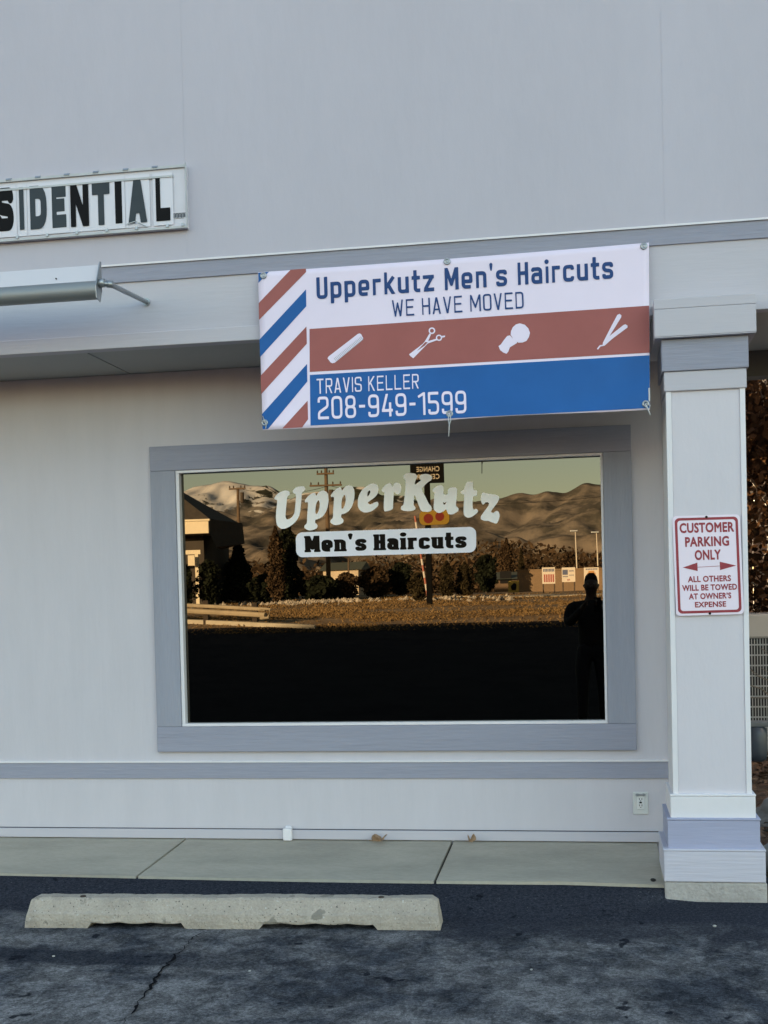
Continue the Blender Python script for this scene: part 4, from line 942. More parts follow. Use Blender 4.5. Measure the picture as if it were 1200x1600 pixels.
# ------------------------------------------------------------------ the place across the road, seen in the window
def gz(x, y): return terr_z(x, y)
def at(px, d, py=930):                        # ground point below a reflected pixel column
    p = mir(px, py, d); return Vector((p.x, p.y, gz(p.x, p.y)))
m_leafdk = leaf_mat('dark_conifer_needles', (.006, .008, .005), (.022, .026, .014), .1)
m_leafbr = leaf_mat('brown_winter_twigs', (.026, .017, .010), (.105, .068, .038), .2)
m_leafol = leaf_mat('olive_shrub_leaves', (.018, .015, .008), (.062, .048, .024), .2)
def conifer(name, label, px0, px1, ytop, d, leafm, n, seed, shape='cone', base_y=None, cat='tree', group=None, ls=None):
    rn = random.Random(seed); b = at((px0+px1)/2, d); top = mir((px0+px1)/2, ytop, d).z; h = top-b.z; w = (px1-px0)/F*d/2
    t = thing(name, label, cat, b, group); tk = MB(); tk.tube([b-Vector((0, 0, .2)), b+Vector((0, 0, h*.5)), b+Vector((0, 0, h*.93))], [w*.10+.03, w*.07+.02, .02], 8); make('trunk' if cat == 'tree' else 'stem', tk, m_bark, t)
    cr = MB(); ls = ls or max(.10, w*.16)
    for _ in range(n):
        v = rn.random()**.85; a = rn.uniform(0, 6.28)
        if shape == 'cone': rad = w*(1-v)**.75*(.9+.25*math.sin(a*3+v*17))
        elif shape == 'column': rad = w*(.55+.45*math.sin(math.pi*min(1, v*1.05+.12)))*(1 if v < .82 else max(.05, (1-v)/.18))*(.9+.18*math.sin(a*2+v*11))
        else: rad = w*math.sqrt(max(0, 1-(2*v-1)**2*.97))*(.85+.25*math.sin(a*3+v*9))
        rad *= 1+.55*mnoise.noise((math.cos(a)*1.7+seed, math.sin(a)*1.7, v*h/w*1.4))
        rad *= rn.random()**.45*(1 if rn.random() < .9 else rn.uniform(1.0, 1.3)); leaf_quad(cr, b+Vector((rad*math.cos(a), rad*math.sin(a), .05*h+v*h*.95)), ls*rn.uniform(.6, 1.4), rn)
    make('crown' if cat == 'tree' else 'foliage', cr, leafm, t); return t
G1 = 'dark trees across the road'
conifer('conifer_tree', 'broad black conifer beside the building corner in the window reflection', 343, 404, 848, 76, m_leafdk, 5000, 1, 'cone')
conifer('conifer_tree', 'tall dark columnar conifer under the letter U in the window reflection', 428, 472, 812, 72, m_leafdk, 5000, 2, 'column')
conifer('lit_conifer_side', 'brown tree added as the sunlit left flank of the tall dark conifer', 418, 446, 822, 70, m_leafbr, 3500, 3, 'column')  # separate brown tree added to paint the conifer's sunlit side
conifer('dark_shrub', 'black shrub under the eave of the reflected building', 272, 305, 884, 66, m_leafdk, 2500, 4, 'round', cat='shrub')
conifer('dark_shrub', 'black shrub between the reflected building and the broad conifer', 306, 346, 876, 67, m_leafdk, 3000, 5, 'round', cat='shrub')
conifer('dark_shrub', 'low black shrub between the two dark conifers', 392, 432, 898, 73, m_leafdk, 2500, 6, 'round', cat='shrub')
conifer('dark_hedge', 'low black hedge right of the tall dark conifer', 468, 530, 902, 72, m_leafdk, 3500, 7, 'round', cat='hedge')
conifer('brown_shrub', 'rusty shrub at the right end of the black hedge', 522, 560, 896, 74, m_leafbr, 2500, 8, 'round', cat='shrub')
conifer('brown_shrub', 'wide rusty shrub below the plaque in the window reflection', 560, 614, 888, 78, m_leafbr, 3000, 9, 'round', cat='shrub')
conifer('dark_shrub', 'dark shrub left of the striped guy pole', 606, 646, 880, 80, m_leafdk, 2500, 10, 'round', cat='shrub')
conifer('olive_shrub', 'olive shrub at the foot of the striped guy pole', 638, 668, 896, 66, m_leafol, 2500, 11, 'round', cat='shrub')
conifer('olive_shrub', 'upright olive shrub just right of the sign pylon', 686, 710, 878, 74, m_leafol, 2500, 12, 'column', cat='shrub')
conifer('olive_shrub', 'second upright olive shrub further right of the sign pylon', 712, 741, 879, 75, m_leafol, 2500, 13, 'column', cat='shrub')
conifer('dark_shrub', 'dark rounded shrub right of the two upright olive shrubs', 742, 780, 868, 92, m_leafdk, 2500, 14, 'round', cat='shrub')
conifer('brown_tree', 'taller brown tree standing above the low green roofed building', 780, 806, 842, 135, m_leafbr, 3500, 15, 'column')
conifer('brown_tree', 'smaller dark cone shaped tree right of the taller brown tree', 806, 825, 857, 140, m_leafol, 2500, 16, 'cone')
conifer('brown_tree', 'rounded brown tree above the white placards', 872, 906, 864, 150, m_leafbr, 2500, 17, 'round')

# far wood in the valley, one mass
wd = MB(); rn = random.Random(21)
for _ in range(34000):
    d = rn.uniform(170, 330); px = rn.uniform(180, 1150); p = at(px, d); hmax = 6.5+5.5*mnoise.noise((p.x*.035, p.y*.02, 3))
    leaf_quad(wd, Vector((p.x, p.y, p.z+hmax*rn.random()**.9)), rn.uniform(.22, .6), rn, 1.8)
tag(make('distant_woods', wd, m_leafbr), 'brown leafless woods filling the valley below the hills', None, None, 'stuff')
# tufts of dry grass on the verge
gt = MB(); rn = random.Random(41)
for _ in range(60000):
    d = 43.5+rn.random()**1.3*36; px = rn.uniform(120, 1120); p = at(px, d); h = rn.uniform(.03, .09)*(1+.8*mnoise.noise((p.x*.3, p.y*.3, 9))); a = rn.uniform(0, 3.14); w = rn.uniform(.012, .045)
    if mnoise.noise((p.x*.12, p.y*.25, 4)) < -.12 and rn.random() < .85: continue
    u = Vector((math.cos(a)*w, math.sin(a)*w, 0)); l_ = Vector((rn.gauss(0, .08), rn.gauss(0, .08), h)); gt.add([p-u, p+u, p+l_+u*.4, p+l_-u*.4], [(0, 1, 2, 3)])
tag(make('grass', gt, leaf_mat('dry_grass_blades', (.21, .13, .055), (.31, .20, .09), .25)), 'dry brown winter grass on the verge across the lot', None, None, 'stuff')
# stones on the verge
stn = MB(); rn = random.Random(31)
for _ in range(620):
    px = rn.uniform(250, 800) if rn.random() < .5 else rn.uniform(430, 560); d = rn.gauss(69, 2.2); p = at(px, d); s = rn.uniform(.06, .20); vs = []
    for k in range(6):
        dv = [(1,0,0),(-1,0,0),(0,1,0),(0,-1,0),(0,0,1),(0,0,-1)][k]; vs.append(p+Vector(dv)*s*rn.uniform(.5, 1.1)+Vector((0, 0, s*.3)))
    stn.add(vs, [(0,2,4),(2,1,4),(1,3,4),(3,0,4),(2,0,5),(1,2,5),(3,1,5),(0,3,5)])
tag(make('verge_stones', stn, M('pale_verge_stone', (.36, .31, .25), .9, .25, 3)), 'pale stones scattered along the top of the grass verge', None, None, 'stuff')

# kerb and guard rail
kb = MB(); k0 = Vector((-34, -36.6, 0)); k1 = mir(285, 974, 48.2); k2 = mir(492, 983.5, 44.2)
def along(a, b, n): return [a+(b-a)*i/n for i in range(n+1)]
K0 = k1+(k1-k2)*2.2
pts = along(K0, k2, 24)
vs = []
for p in pts:
    z = gz(p.x, p.y)
    vs += [(p.x, p.y+.08, z-.1), (p.x, p.y+.08, z+.15), (p.x, p.y-.10, z+.17), (p.x, p.y-.10, z-.1)]
kb.add(vs, [(i*4+k, (i+1)*4+k, (i+1)*4+k+1, i*4+k+1) for i in range(len(pts)-1) for k in range(3)]+[(len(vs)-4, len(vs)-3, len(vs)-2, len(vs)-1)])
tag(make('kerb', kb, M('pale_kerb_concrete', (.36, .32, .25), .85, .12, 2)), kind='structure')
r1 = mir(285, 950, 47.6); r2 = mir(414, 957, 46.2); R0 = r1+(r1-r2)*3.0
gr = thing('guard_rail', 'weathered wooden guard rail along the verge at the left of the window reflection', 'guard rail', (R0.x*.5+r2.x*.5, r1.y, -.5))
m_rw = M('weathered_rail', (.30, .245, .165), .8, .2, 1.5, bump=.4, bscale=8)
for dz, hh in ((-.10, .17), (.12, .12)):
    b_ = MB(); b_.tube([(R0.x, R0.y, R0.z+dz), (r2.x, r2.y, r2.z+dz)], hh*.62, 8); b_.v = [(x, y, z) for x, y, z in b_.v]; make('rail_beam', b_, m_rw, gr)
e_ = MB(); e_.tube([r2+Vector((-.2, .05, -.22)), r2+Vector((.12, .05, -.2)), r2+Vector((.2, .05, .12)), r2+Vector((-.2, .05, .16))], .06, 7); make('rail_end', e_, m_rw, gr)
for s in (-2.6, -1.9, -1.2, -.5, .27, .86):
    q = r1+(r2-r1)*s; b_ = MB(); z = gz(q.x, q.y-.25); b_.box(q.x-.10, q.x+.10, q.y-.34, q.y-.12, z-.2, q.z+.34); make('rail_post', b_, M('dark_post_timber', (.035, .024, .016), .9, .3, 4), gr)

# commercial building at the left
d = 70; Yh = 2*WALL-d; cx_ = mir(326, 820, d); zt = mir(326, 811, d).z; zb = mir(326, 833, d).z; xr = cx_.x
hs = thing('eave_building', 'dark building with a bright cream fascia at the left edge of the window reflection', 'building', (xr-5, Yh-4, .5))
m_cream = M('cream_fascia', (.58, .50, .36), .7, .06, 2); m_hwall = M('dark_brown_wall', (.035, .027, .020), .85, .2, 1); m_shing = M('brown_shingles', (.045, .036, .028), .9, .25, 3)
b_ = MB(); x0 = xr-14
for a, b in ((x0, xr-6.2), (xr-6.18, xr-3.1), (xr-3.08, xr-1.62), (xr-1.60, xr)): b_.box(a, b, Yh-.15, Yh, zb, zt-.10)
b_.box(x0-.1, xr+.1, Yh-.15, Yh+.08, zt-.0995, zt+.02); make('fascia', b_, m_cream, hs, bevel=.02)
b_ = MB(); b_.box(x0, xr-.9, Yh-7, Yh-1.8, .3, zb-.02); make('wall', b_, m_hwall, hs)
b_ = MB(); b_.box(x0, xr, Yh-7, Yh-.151, zb, zb+.12); make('eave_soffit', b_, M('eave_boards', (.09, .07, .05), .9), hs)
b_ = MB(); pk = zt+3.0; b_.add([(x0-.2, Yh+.05, zt+.021), (xr+.1, Yh+.05, zt+.021), (xr-4.5, Yh-3.4, pk), (x0-.2, Yh-3.4, pk), (xr+.1, Yh-7.2, zt+.021), (x0-.2, Yh-7.2, zt+.021)], [(0,1,2,3),(1,4,2),(4,5,3,2),(0,3,5),(0,5,4,1)]); make('roof', b_, m_shing, hs)
p2 = mir(356, 840, d+3.2); b_ = MB(); b_.add([(xr+.001, Yh-.16, zt), (xr+1.05, Yh-3.4, zt-.05), (xr+1.15, Yh-3.4, zt-1.3), (xr+.3, Yh-.5, zb-.8), (xr+.001, Yh-.16, zb), (xr-.3, Yh-3.4, zt), (xr-.3, Yh-3.4, zb-.8)], [(0,1,2,3,4),(0,5,1),(3,2,6),(1,5,6,2)]); make('side_mansard', b_, m_shing, hs)
a = mir(290, 860, 68); b = mir(313, 866, 68); b_ = MB(); b_.box(a.x-6, b.x, a.y-.15, a.y, b.z, a.z); b_.box(b.x-.35, b.x-.15, a.y-.14, a.y-.02, .2, b.z); make('porch_beam', b_, m_cream, hs)
a = mir(293, 868, 67.5); b = mir(304, 884, 67.5); b_ = MB(); b_.box(a.x, b.x, a.y-.06, a.y, b.z, a.z); make('lit_panel', b_, m_cream, hs)

# utility poles with cross-arms
m_pole = M('utility_pole_timber', (.10, .065, .038), .9, .25, 2)
def pole(label, px, ytop, d, arms, r=.13):
    b = at(px, d); t = mir(px, ytop, d); th = thing('utility_pole', label, 'utility pole', b, 'utility poles across the road')
    b_ = MB(); b_.tube([b-Vector((0, 0, .3)), Vector((b.x, b.y, t.z))], [r*1.25, r*.8], 10); make('pole', b_, m_pole, th, smooth=True)
    for ya, half in arms:
        z = mir(px, ya, d).z; b_ = MB(); b_.box(b.x-half, b.x+half, b.y+r, b.y+r+.12, z-.06, z+.06); arm = make('cross_arm', b_, m_pole, th)
        ins = MB()
        for k in (-.92, -.45, .45, .92): ins.lathe((b.x+half*k, b.y+r+.06, z+.06), [(.03, 0), (.06, .06), (.045, .16), (.02, .2)], 8)
        make('insulator', ins, m_bark, arm)
    if arms:
        b_ = MB(); z = mir(px, arms[-1][0], d).z; b_.tube([(b.x+.35, b.y+.1, z-1.1), (b.x+.35, b.y+.1, z-.3)], .16, 10); make('transformer', b_, m_bark, th)
    return b, t
u1 = pole('shorter utility pole standing left of the letter U in the window reflection', 376, 762, 96, ((764, .65),), .14)
u2 = pole('tall utility pole behind the letters pp in the window reflection', 514, 722, 88, ((741, .62), (759, 1.15)), .15)
u3 = pole('very distant thin utility pole at the right of the valley', 546, 872, 130, (), .10)
def wire(name, label, a, b, sag, r):
    n = 24; w = MB(); w.tube([a+(b-a)*i/n-Vector((0, 0, sag*4*(i/n)*(1-i/n))) for i in range(n+1)], r, 5); o = make(name, w, m_black, None, a); tag(o, label, 'wire', 'overhead wires across the road'); return o
za = mir(514, 759, 88)
wire('overhead_wire', 'thin overhead wire running between the two utility poles', mir(376, 764, 96), za, .5, .016)
wire('overhead_wire', 'long thin overhead wire crossing the hills to the right edge of the reflection', za, mir(980, 770, 75), .9, .016)

# pylon sign
pd = 60; pb = at(670, pd)
py_ = thing('pylon_sign', 'tall sign pylon with a black board reading CHANGE CENTER seen in the window', 'sign', pb)
b_ = MB(); tz = mir(670, 740, pd).z; b_.box(pb.x-.13, pb.x+.13, pb.y-.30, pb.y-.05, pb.z-.3, tz); make('pylon_post', b_, M('pylon_black', (.005, .005, .005), 1.0, spec=.05), py_)
a = mir(641, 725, pd); b = mir(694, 754, pd); b_ = MB(); b_.box(a.x, b.x, pb.y-.04, pb.y+.16, b.z, a.z); make('sign_board', b_, MATS['pylon_black'], py_, bevel=.02)
for body, ya, yb in (('CHANGE', 729, 737), ('CENTER', 741, 749)):
    v, f = builtin_text(body, .015, 1.1); xs_ = [p[0] for p in v]; x0, x1 = min(xs_), max(xs_)
    zt_ = mir(667, ya, pd).z; zb_ = mir(667, yb, pd).z; xl, xr_ = mir(651, ya, pd).x, mir(687, ya, pd).x
    mb = MB(); mb.add([(xr_-(xr_-xl)*(x-x0)/(x1-x0), pb.y+.1635, zb_+(zt_-zb_)*y/.727) for x, y in v], [tuple(reversed(t)) for t in f]); make('sign_lettering', mb, M('pylon_lettering_cream', (.30, .26, .19), .6), py_)
a = mir(655, 798, pd); b = mir(702, 819, pd); zc = (a.z+b.z)/2; hz_ = (a.z-b.z)/2; xc = (a.x+b.x)/2; hx = (b.x-a.x)/2
v, f = fill([rrect(-hx, hx, -hz_, hz_, hz_*.7)]); b_ = MB(); n = len(v)
b_.add([(xc-x, pb.y+.10, zc+y) for x, y in v]+[(xc-x, pb.y-.04, zc+y) for x, y in v], [tuple(reversed(t)) for t in f]+[tuple(i+n for i in t) for t in f]); logo = make('yellow_logo_board', b_, M('logo_yellow', (.20, .125, .018), .7, spec=.1), py_)
lr = fill([circ(-hx*.36, hz_*.1, hz_*.62), circ(hx*.40, -hz_*.12, hz_*.66)])
b_ = MB(); b_.add([(xc-x, pb.y+.104, zc+y) for x, y in lr[0]], [tuple(reversed(t)) for t in lr[1]]); make('red_emblem', b_, M('logo_red', (.12, .016, .012), .7, spec=.1), logo)
# striped guy pole
ga = mir(648, 806, 64); gb_ = at(669, 63.5); gp = thing('striped_pole', 'thin leaning red and white striped pole beside the sign pylon', 'pole', gb_)
wh, rd = MB(), MB()
for k in range(14): (wh if k % 2 else rd).tube([ga+(gb_-ga)*(k/14), ga+(gb_-ga)*((k+1)/14)], .055, 8)
make('white_band', wh, M('pole_white', (.5, .45, .4), .6), gp); make('red_band', rd, M('pole_red', (.3, .09, .06), .6), gp)

# low green roofed building, pale house, tan screen wall
def low_building(name, label, px0, px1, yr, ye, d, wallc, roofc, depth=7):
    a = mir(px0, ye, d); b = mir(px1, ye, d); zr = mir(px0, yr, d).z; g = gz(a.x, a.y)
    t = thing(name, label, 'building', ((a.x+b.x)/2, a.y-depth/2, g)); w = MB(); w.box(a.x, b.x, a.y-depth, a.y, g-.3, a.z); make('wall', w, wallc, t)
    r = MB(); r.prism([(a.y+.5, a.z), (a.y-depth/2, zr), (a.y-depth-.5, a.z)], a.x-.5, b.x+.5); make('roof', r, roofc, t)
    n = max(2, int((b.x-a.x)/2.6))
    for k in range(n):
        x = a.x+(b.x-a.x)*(k+.5)/n; q = MB(); q.box(x-.5, x+.5, a.y+.003, a.y+.05, g+.8, g+1.9); make('window', q, m_black, t)
m_groof = M('grey_green_roof', (.075, .085, .065), .7, .1, 2); m_tan = M('tan_wall', (.19, .125, .07), .85, .15, .8)
low_building('low_building', 'low building with a grey green roof beside the white placards', 772, 846, 893, 906, 112, M('brown_low_wall', (.11, .07, .04), .85, .15, .8), m_groof)
low_building('pale_house', 'pale house standing far off between the hedge and the guy pole', 505, 560, 878, 892, 160, M('pale_house_wall', (.46, .38, .28), .8, .15, .6), m_groof)
sw_ = thing('screen_wall', 'long tan screen wall behind the white placards', 'wall', at(880, 96))
a = mir(808, 893, 96); b = mir(1010, 888, 96); w = MB(); w.box(a.x, b.x, a.y-.2, a.y, gz(a.x, a.y)-.3, a.z); w.box(a.x-.1, b.x+.1, a.y-.25, a.y+.05, a.z, a.z+.12); make('wall_panel', w, m_tan, sw_)
# placards
m_pl = M('placard_white', (.56, .50, .42), .6, .05, 3); m_prd = M('placard_red', (.30, .06, .045), .6); m_pbl = M('placard_blue', (.06, .08, .15), .6); m_por = M('placard_orange', (.42, .20, .05), .6)
def placard(label, px0, px1, y0, y1, d, art):
    a = mir(px0, y0, d); b = mir(px1, y1, d); g = gz(a.x, a.y); t = thing('placard', label, 'sign', ((a.x+b.x)/2, a.y, g), 'white placards across the road')
    p = MB(); p.box(a.x, b.x, a.y-.03, a.y, b.z, a.z); board = make('placard_board', p, m_pl, t)
    for x in (a.x+.06, b.x-.06): q = MB(); q.box(x-.04, x+.04, a.y-.10, a.y-.031, g-.2, a.z+.1); make('post', q, m_bark, t)
    W_, H_ = b.x-a.x, a.z-b.z
    for nm, mt, rects in art:
        q = MB()
        for (u0, u1, v0, v1) in rects: q.add([(b.x-W_*u0, a.y+.006, a.z-H_*v1), (b.x-W_*u1, a.y+.006, a.z-H_*v1), (b.x-W_*u1, a.y+.006, a.z-H_*v0), (b.x-W_*u0, a.y+.006, a.z-H_*v0)], [(0, 1, 2, 3)])
        make(nm, q, mt, board)
dash = lambda u0, u1, v0, v1, n: [(u0+(u1-u0)*k/n, u0+(u1-u0)*(k+.7)/n, v0, v1) for k in range(n)]
placard('white placard with dark and red lettering, leftmost of the placard row', 847, 868, 887, 912, 84, [('dark_print', m_pbl, dash(.06, .94, .08, .26, 8)), ('red_print', m_prd, dash(.08, .92, .42, .90, 5))])
placard('white placard with a blue block, middle of the placard row', 878, 899, 887, 909, 83, [('blue_print', m_pbl, [(.55, .95, .15, .5)]+dash(.55, .95, .58, .66, 6)), ('grey_print', m_pbl, dash(.1, .48, .2, .28, 5)+dash(.1, .48, .5, .56, 5)), ('red_print', m_prd, dash(.4, .62, .8, .9, 3))])
placard('white placard with an orange disc behind the photographer', 912, 936, 887, 912, 82, [('orange_print', m_por, [(.30, .70, .2, .8), (.22, .78, .32, .68)]), ('dark_print', m_pbl, dash(.1, .9, .06, .14, 7))])
ys_ = thing('yellow_sign', 'small yellow sign with a dark emblem below the low green roofed building', 'sign', at(804, 80)); a = mir(794, 908, 80); b = mir(811, 926, 80)
p = MB(); p.box(a.x, b.x, a.y-.03, a.y, b.z, a.z); make('sign_board', p, M('yellow_sign_paint', (.40, .29, .05), .6, .1, 3), ys_)
p = MB(); xm, zm = (a.x+b.x)/2, (a.z+b.z)/2; p.tube([(xm, a.y+.005, zm-.22), (xm, a.y+.005, zm), (xm+.1, a.y+.005, zm+.2)], [.12, .18, .09], 8); make('emblem', p, m_black, ys_)
p = MB(); p.box(xm-.04, xm+.04, a.y-.10, a.y-.031, gz(xm, a.y)-.2, b.z+.2); make('post', p, m_bark, ys_)
for lab, px, yt, dd in (('white lamp post rising above the middle placard', 903, 831, 100), ('white lamp post at the right edge of the window reflection', 936, 833, 98)):
    b = at(px, dd); tz = mir(px, yt, dd).z; t = thing('lamp_post', lab, 'lamp post', b, 'lamp posts across the road'); q = MB(); q.tube([b-Vector((0, 0, .2)), Vector((b.x-.1, b.y, tz))], [.06, .04], 10); make('post', q, m_pl, t, smooth=True)
    q = MB(); q.box(b.x-.5, b.x+.1, b.y-.12, b.y+.12, tz-.02, tz+.12); make('lamp_head', q, m_metal, t, bevel=.03)
# thin pale strips of paving on the verge
pv = MB()
for px0, px1, d in ((780, 1000, 71), (520, 592, 74), (710, 746, 74)):
    a = at(px0, d); b = at(px1, d); n = 16
    for k in range(n):
        x0, x1 = a.x+(b.x-a.x)*k/n, a.x+(b.x-a.x)*(k+1)/n; y0 = a.y
        pv.add([(x0, y0-1.6, gz(x0, y0-1.6)+.05), (x1, y0-1.6, gz(x1, y0-1.6)+.05), (x1, y0+.9, gz(x1, y0+.9)+.05), (x0, y0+.9, gz(x0, y0+.9)+.05), (x1, y0+.9, gz(x1, y0+.9)-.2), (x0, y0+.9, gz(x0, y0+.9)-.2)], [(0, 3, 2, 1), (3, 5, 4, 2)])
tag(make('pavement', pv, M('pale_kerb_concrete', (.36, .32, .25))), kind='structure')

# ------------------------------------------------------------------ hills and snowy mountain
def interp(tab, x):
    if x <= tab[0][0]: return tab[0][1]
    for (a, ya), (b, yb) in zip(tab[:-1], tab[1:]):
        if a <= x <= b: t = (x-a)/(b-a); t = t*t*(3-2*t)*.5+t*.5; return ya+(yb-ya)*t
    return tab[-1][1]
def range_mesh(name, tab, d, depth, mat, gul, seed, ny=110, base=-30, back=.4):
    pxs = list(np.arange(-900, 230, 26))+list(np.arange(230, 1000, 2.2))+list(np.arange(1000, 2100, 26)); nx = len(pxs)-1
    Ys = 2*WALL-d; mb = MB(); xs_ = [mir(p, 900, d) for p in pxs]
    zs = [mir(p, interp(tab, p), d).z for p in pxs]
    sc_ = d/1000
    for j in range(ny+1):
        s = j/ny*(1+back)
        for i in range(nx+1):
            x = xs_[i].x; y = Ys+depth*(1-s); k = s if s <= 1 else 1-(s-1)*1.2
            prof = k**1.25; w = math.sin(min(1, max(0, k))*math.pi)**.7 if s <= 1 else .2
            P = (x/(170*sc_)+1.6*mnoise.noise((x/(900*sc_), y/(700*sc_), seed)), y/(620*sc_), seed)
            rid = 1-abs(mnoise.noise(P))*2; r2 = mnoise.ridged_multi_fractal((P[0]*1.9, P[1]*1.3, seed+3), .85, 2.15, 6, 1.0, 2.0)/1.6
            z = base+(zs[i]-base)*prof+gul*w*(.8*(rid-.6)+.55*(r2-.75))*(zs[i]-base)+sc_*(6*mnoise.noise((x/(40*sc_), y/(60*sc_), seed+7))+4.5*mnoise.noise((x/(15*sc_), y/(26*sc_), seed+9)))*min(1, k*2)
            mb.v.append((x, y, z))
    W_ = nx+1; mb.f = [(j*W_+i, j*W_+i+1, (j+1)*W_+i+1, (j+1)*W_+i) for j in range(ny) for i in range(nx)]; mb.f = [tuple(reversed(f)) for f in mb.f]; mb.mi = [0]*len(mb.f)
    return tag(make(name, mb, mat, smooth=True), kind='structure')
def hill_mat(name, c1, c2, scale, snow=None):
    m = bpy.data.materials.new(name); m.use_nodes = True; t = m.node_tree; n = t.nodes; l = t.links; b = n['Principled BSDF']; b.inputs['Roughness'].default_value = .95; b.inputs['Specular IOR Level'].default_value = .1
    tc = n.new('ShaderNodeTexCoord')
    def nz(s, d, st=(1, 1, 1), dist=0):
        mp = n.new('ShaderNodeMapping'); mp.inputs['Scale'].default_value = st; l.new(tc.outputs['Object'], mp.inputs[0]); x = n.new('ShaderNodeTexNoise'); x.inputs['Scale'].default_value = s; x.inputs['Detail'].default_value = d; x.inputs['Roughness'].default_value = .62; x.inputs['Distortion'].default_value = dist; l.new(mp.outputs[0], x.inputs[0]); return x.outputs[0]
    cr = n.new('ShaderNodeValToRGB'); cr.color_ramp.elements[0].position = .42; cr.color_ramp.elements[1].position = .58; cr.color_ramp.elements[0].color = (*c1, 1); cr.color_ramp.elements[1].color = (*c2, 1); l.new(nz(scale, 8), cr.inputs[0]); out = cr.outputs[0]
    if snow:
        sp = n.new('ShaderNodeSeparateXYZ'); l.new(tc.outputs['Object'], sp.inputs[0])
        def mr(v, a, b_, c, d_):
            x = n.new('ShaderNodeMapRange'); [setattr(x.inputs[i], 'default_value', q) for i, q in zip((1, 2, 3, 4), (a, b_, c, d_))]; l.new(v, x.inputs[0]); return x.outputs[0]
        def ma(op, a, b_):
            x = n.new('ShaderNodeMath'); x.operation = op
            for i, q in enumerate((a, b_)):
                if isinstance(q, (int, float)): x.inputs[i].default_value = q
                else: l.new(q, x.inputs[i])
            return x.outputs[0]
        zlo, zhi, xa, xb = snow
        hgt = mr(sp.outputs[2], zlo, zhi, 0, 1); xm = mr(sp.outputs[0], xa, xb, .17, -.10)
        forest = mr(ma('ADD', nz(.0016, 5, (1, 1, 1.5)), mr(sp.outputs[2], zlo, zhi*1.15, -.12, .16)), .53, .57, 0, 1)
        mx0 = n.new('ShaderNodeMix'); mx0.data_type = 'RGBA'; l.new(forest, mx0.inputs[0]); l.new(out, mx0.inputs[6]); mx0.inputs[7].default_value = (.040, .042, .028, 1)
        sn = mr(ma('ADD', ma('ADD', nz(.0050, 8, (1, .9, 1.3), 1.0), xm), ma('MULTIPLY', hgt, .13)), .60, .62, 0, 1)
        mx = n.new('ShaderNodeMix'); mx.data_type = 'RGBA'; l.new(sn, mx.inputs[0]); l.new(mx0.outputs[2], mx.inputs[6]); mx.inputs[7].default_value = (.62, .60, .58, 1); out = mx.outputs[2]
    l.new(out, b.inputs['Base Color']); return m
mtab = [(-900, 800), (-400, 770), (0, 790), (150, 778), (240, 783), (281, 772), (310, 764), (345, 758), (400, 764), (450, 772), (520, 765), (562, 757), (600, 766), (660, 780), (760, 790), (900, 812), (1100, 830), (2100, 870)]
ftab = [(-900, 850), (0, 840), (281, 812), (330, 800), (400, 800), (450, 796), (520, 784), (600, 778), (660, 777), (740, 782), (790, 781), (830, 776), (860, 768), (900, 764), (925, 761), (945, 760), (1050, 752), (1200, 770), (1500, 800), (2100, 860)]
ntab = [(-900, 880), (200, 880), (340, 868), (420, 850), (470, 838), (520, 834), (570, 846), (640, 850), (700, 838), (760, 824), (800, 832), (850, 846), (900, 838), (960, 826), (1100, 835), (2100, 880)]
zpk = mir(345, 758, 7600).z
range_mesh('snowy_mountain', mtab, 7600, 2300, hill_mat('mountain_slope', (.085, .080, .072), (.235, .205, .17), .004, (zpk*.42, zpk, -2500, -1500)), .30, 3.3)
range_mesh('brown_hills', ftab, 3900, 1500, hill_mat('hill_grass', (.075, .068, .056), (.235, .195, .155), .010), .38, 9.1)
range_mesh('foothills', ntab, 2100, 900, hill_mat('foothill_grass', (.085, .072, .056), (.25, .20, .15), .016), .32, 14.7)

# ------------------------------------------------------------------ the photographer, seen as a silhouette in the glass
PX, PY, GZ = -.045, -.34, LOT
def skin_obj(name, chains, mat, parent, sub=2):
    """chains: (list of (x, y, z, r)); the first point of a later chain may be an index pair (chain, i) to branch from"""
    bm = bmesh.new(); lay = bm.verts.layers.skin.verify(); ref = {}; first = True; o0 = ORG[parent.name]
    for ci, ch in enumerate(chains):
        prev = None
        for i, q in enumerate(ch):
            if len(q) == 2: v = ref[tuple(q)]
            else:
                v = bm.verts.new(Vector((PX+q[0], PY+q[1], GZ+q[2]))-o0); v[lay].radius = (q[3], q[3] if len(q) < 5 else q[4]); v[lay].use_root = first; first = False
            ref[(ci, i)] = v
            if prev is not None and prev is not v: bm.edges.new((prev, v))
            prev = v
    me = bpy.data.meshes.new(name); bm.to_mesh(me); bm.free(); me.materials.append(mat); o = link(name, me, parent)
    s = o.modifiers.new('skin', 'SKIN'); s.use_smooth_shade = True; s.branch_smoothing = .4
    if sub: u = o.modifiers.new('sub', 'SUBSURF'); u.levels = sub; u.render_levels = sub
    return o
m_skin = M('skin', (.11, .066, .048), .6); m_jack = M('dark_jacket', (.014, .014, .016), .85, .2, 20, bump=.4, bscale=40); m_jean = M('dark_jeans', (.016, .018, .026), .9, .2, 30); m_shoe = M('dark_shoes', (.015, .013, .012), .6); m_hair = M('dark_hair', (.016, .012, .010), .8, .3, 60, bump=.6, bscale=80)
pr = thing('person', 'person in dark jacket and trousers holding up a phone, reflected in the window', 'person', (PX, PY, GZ))
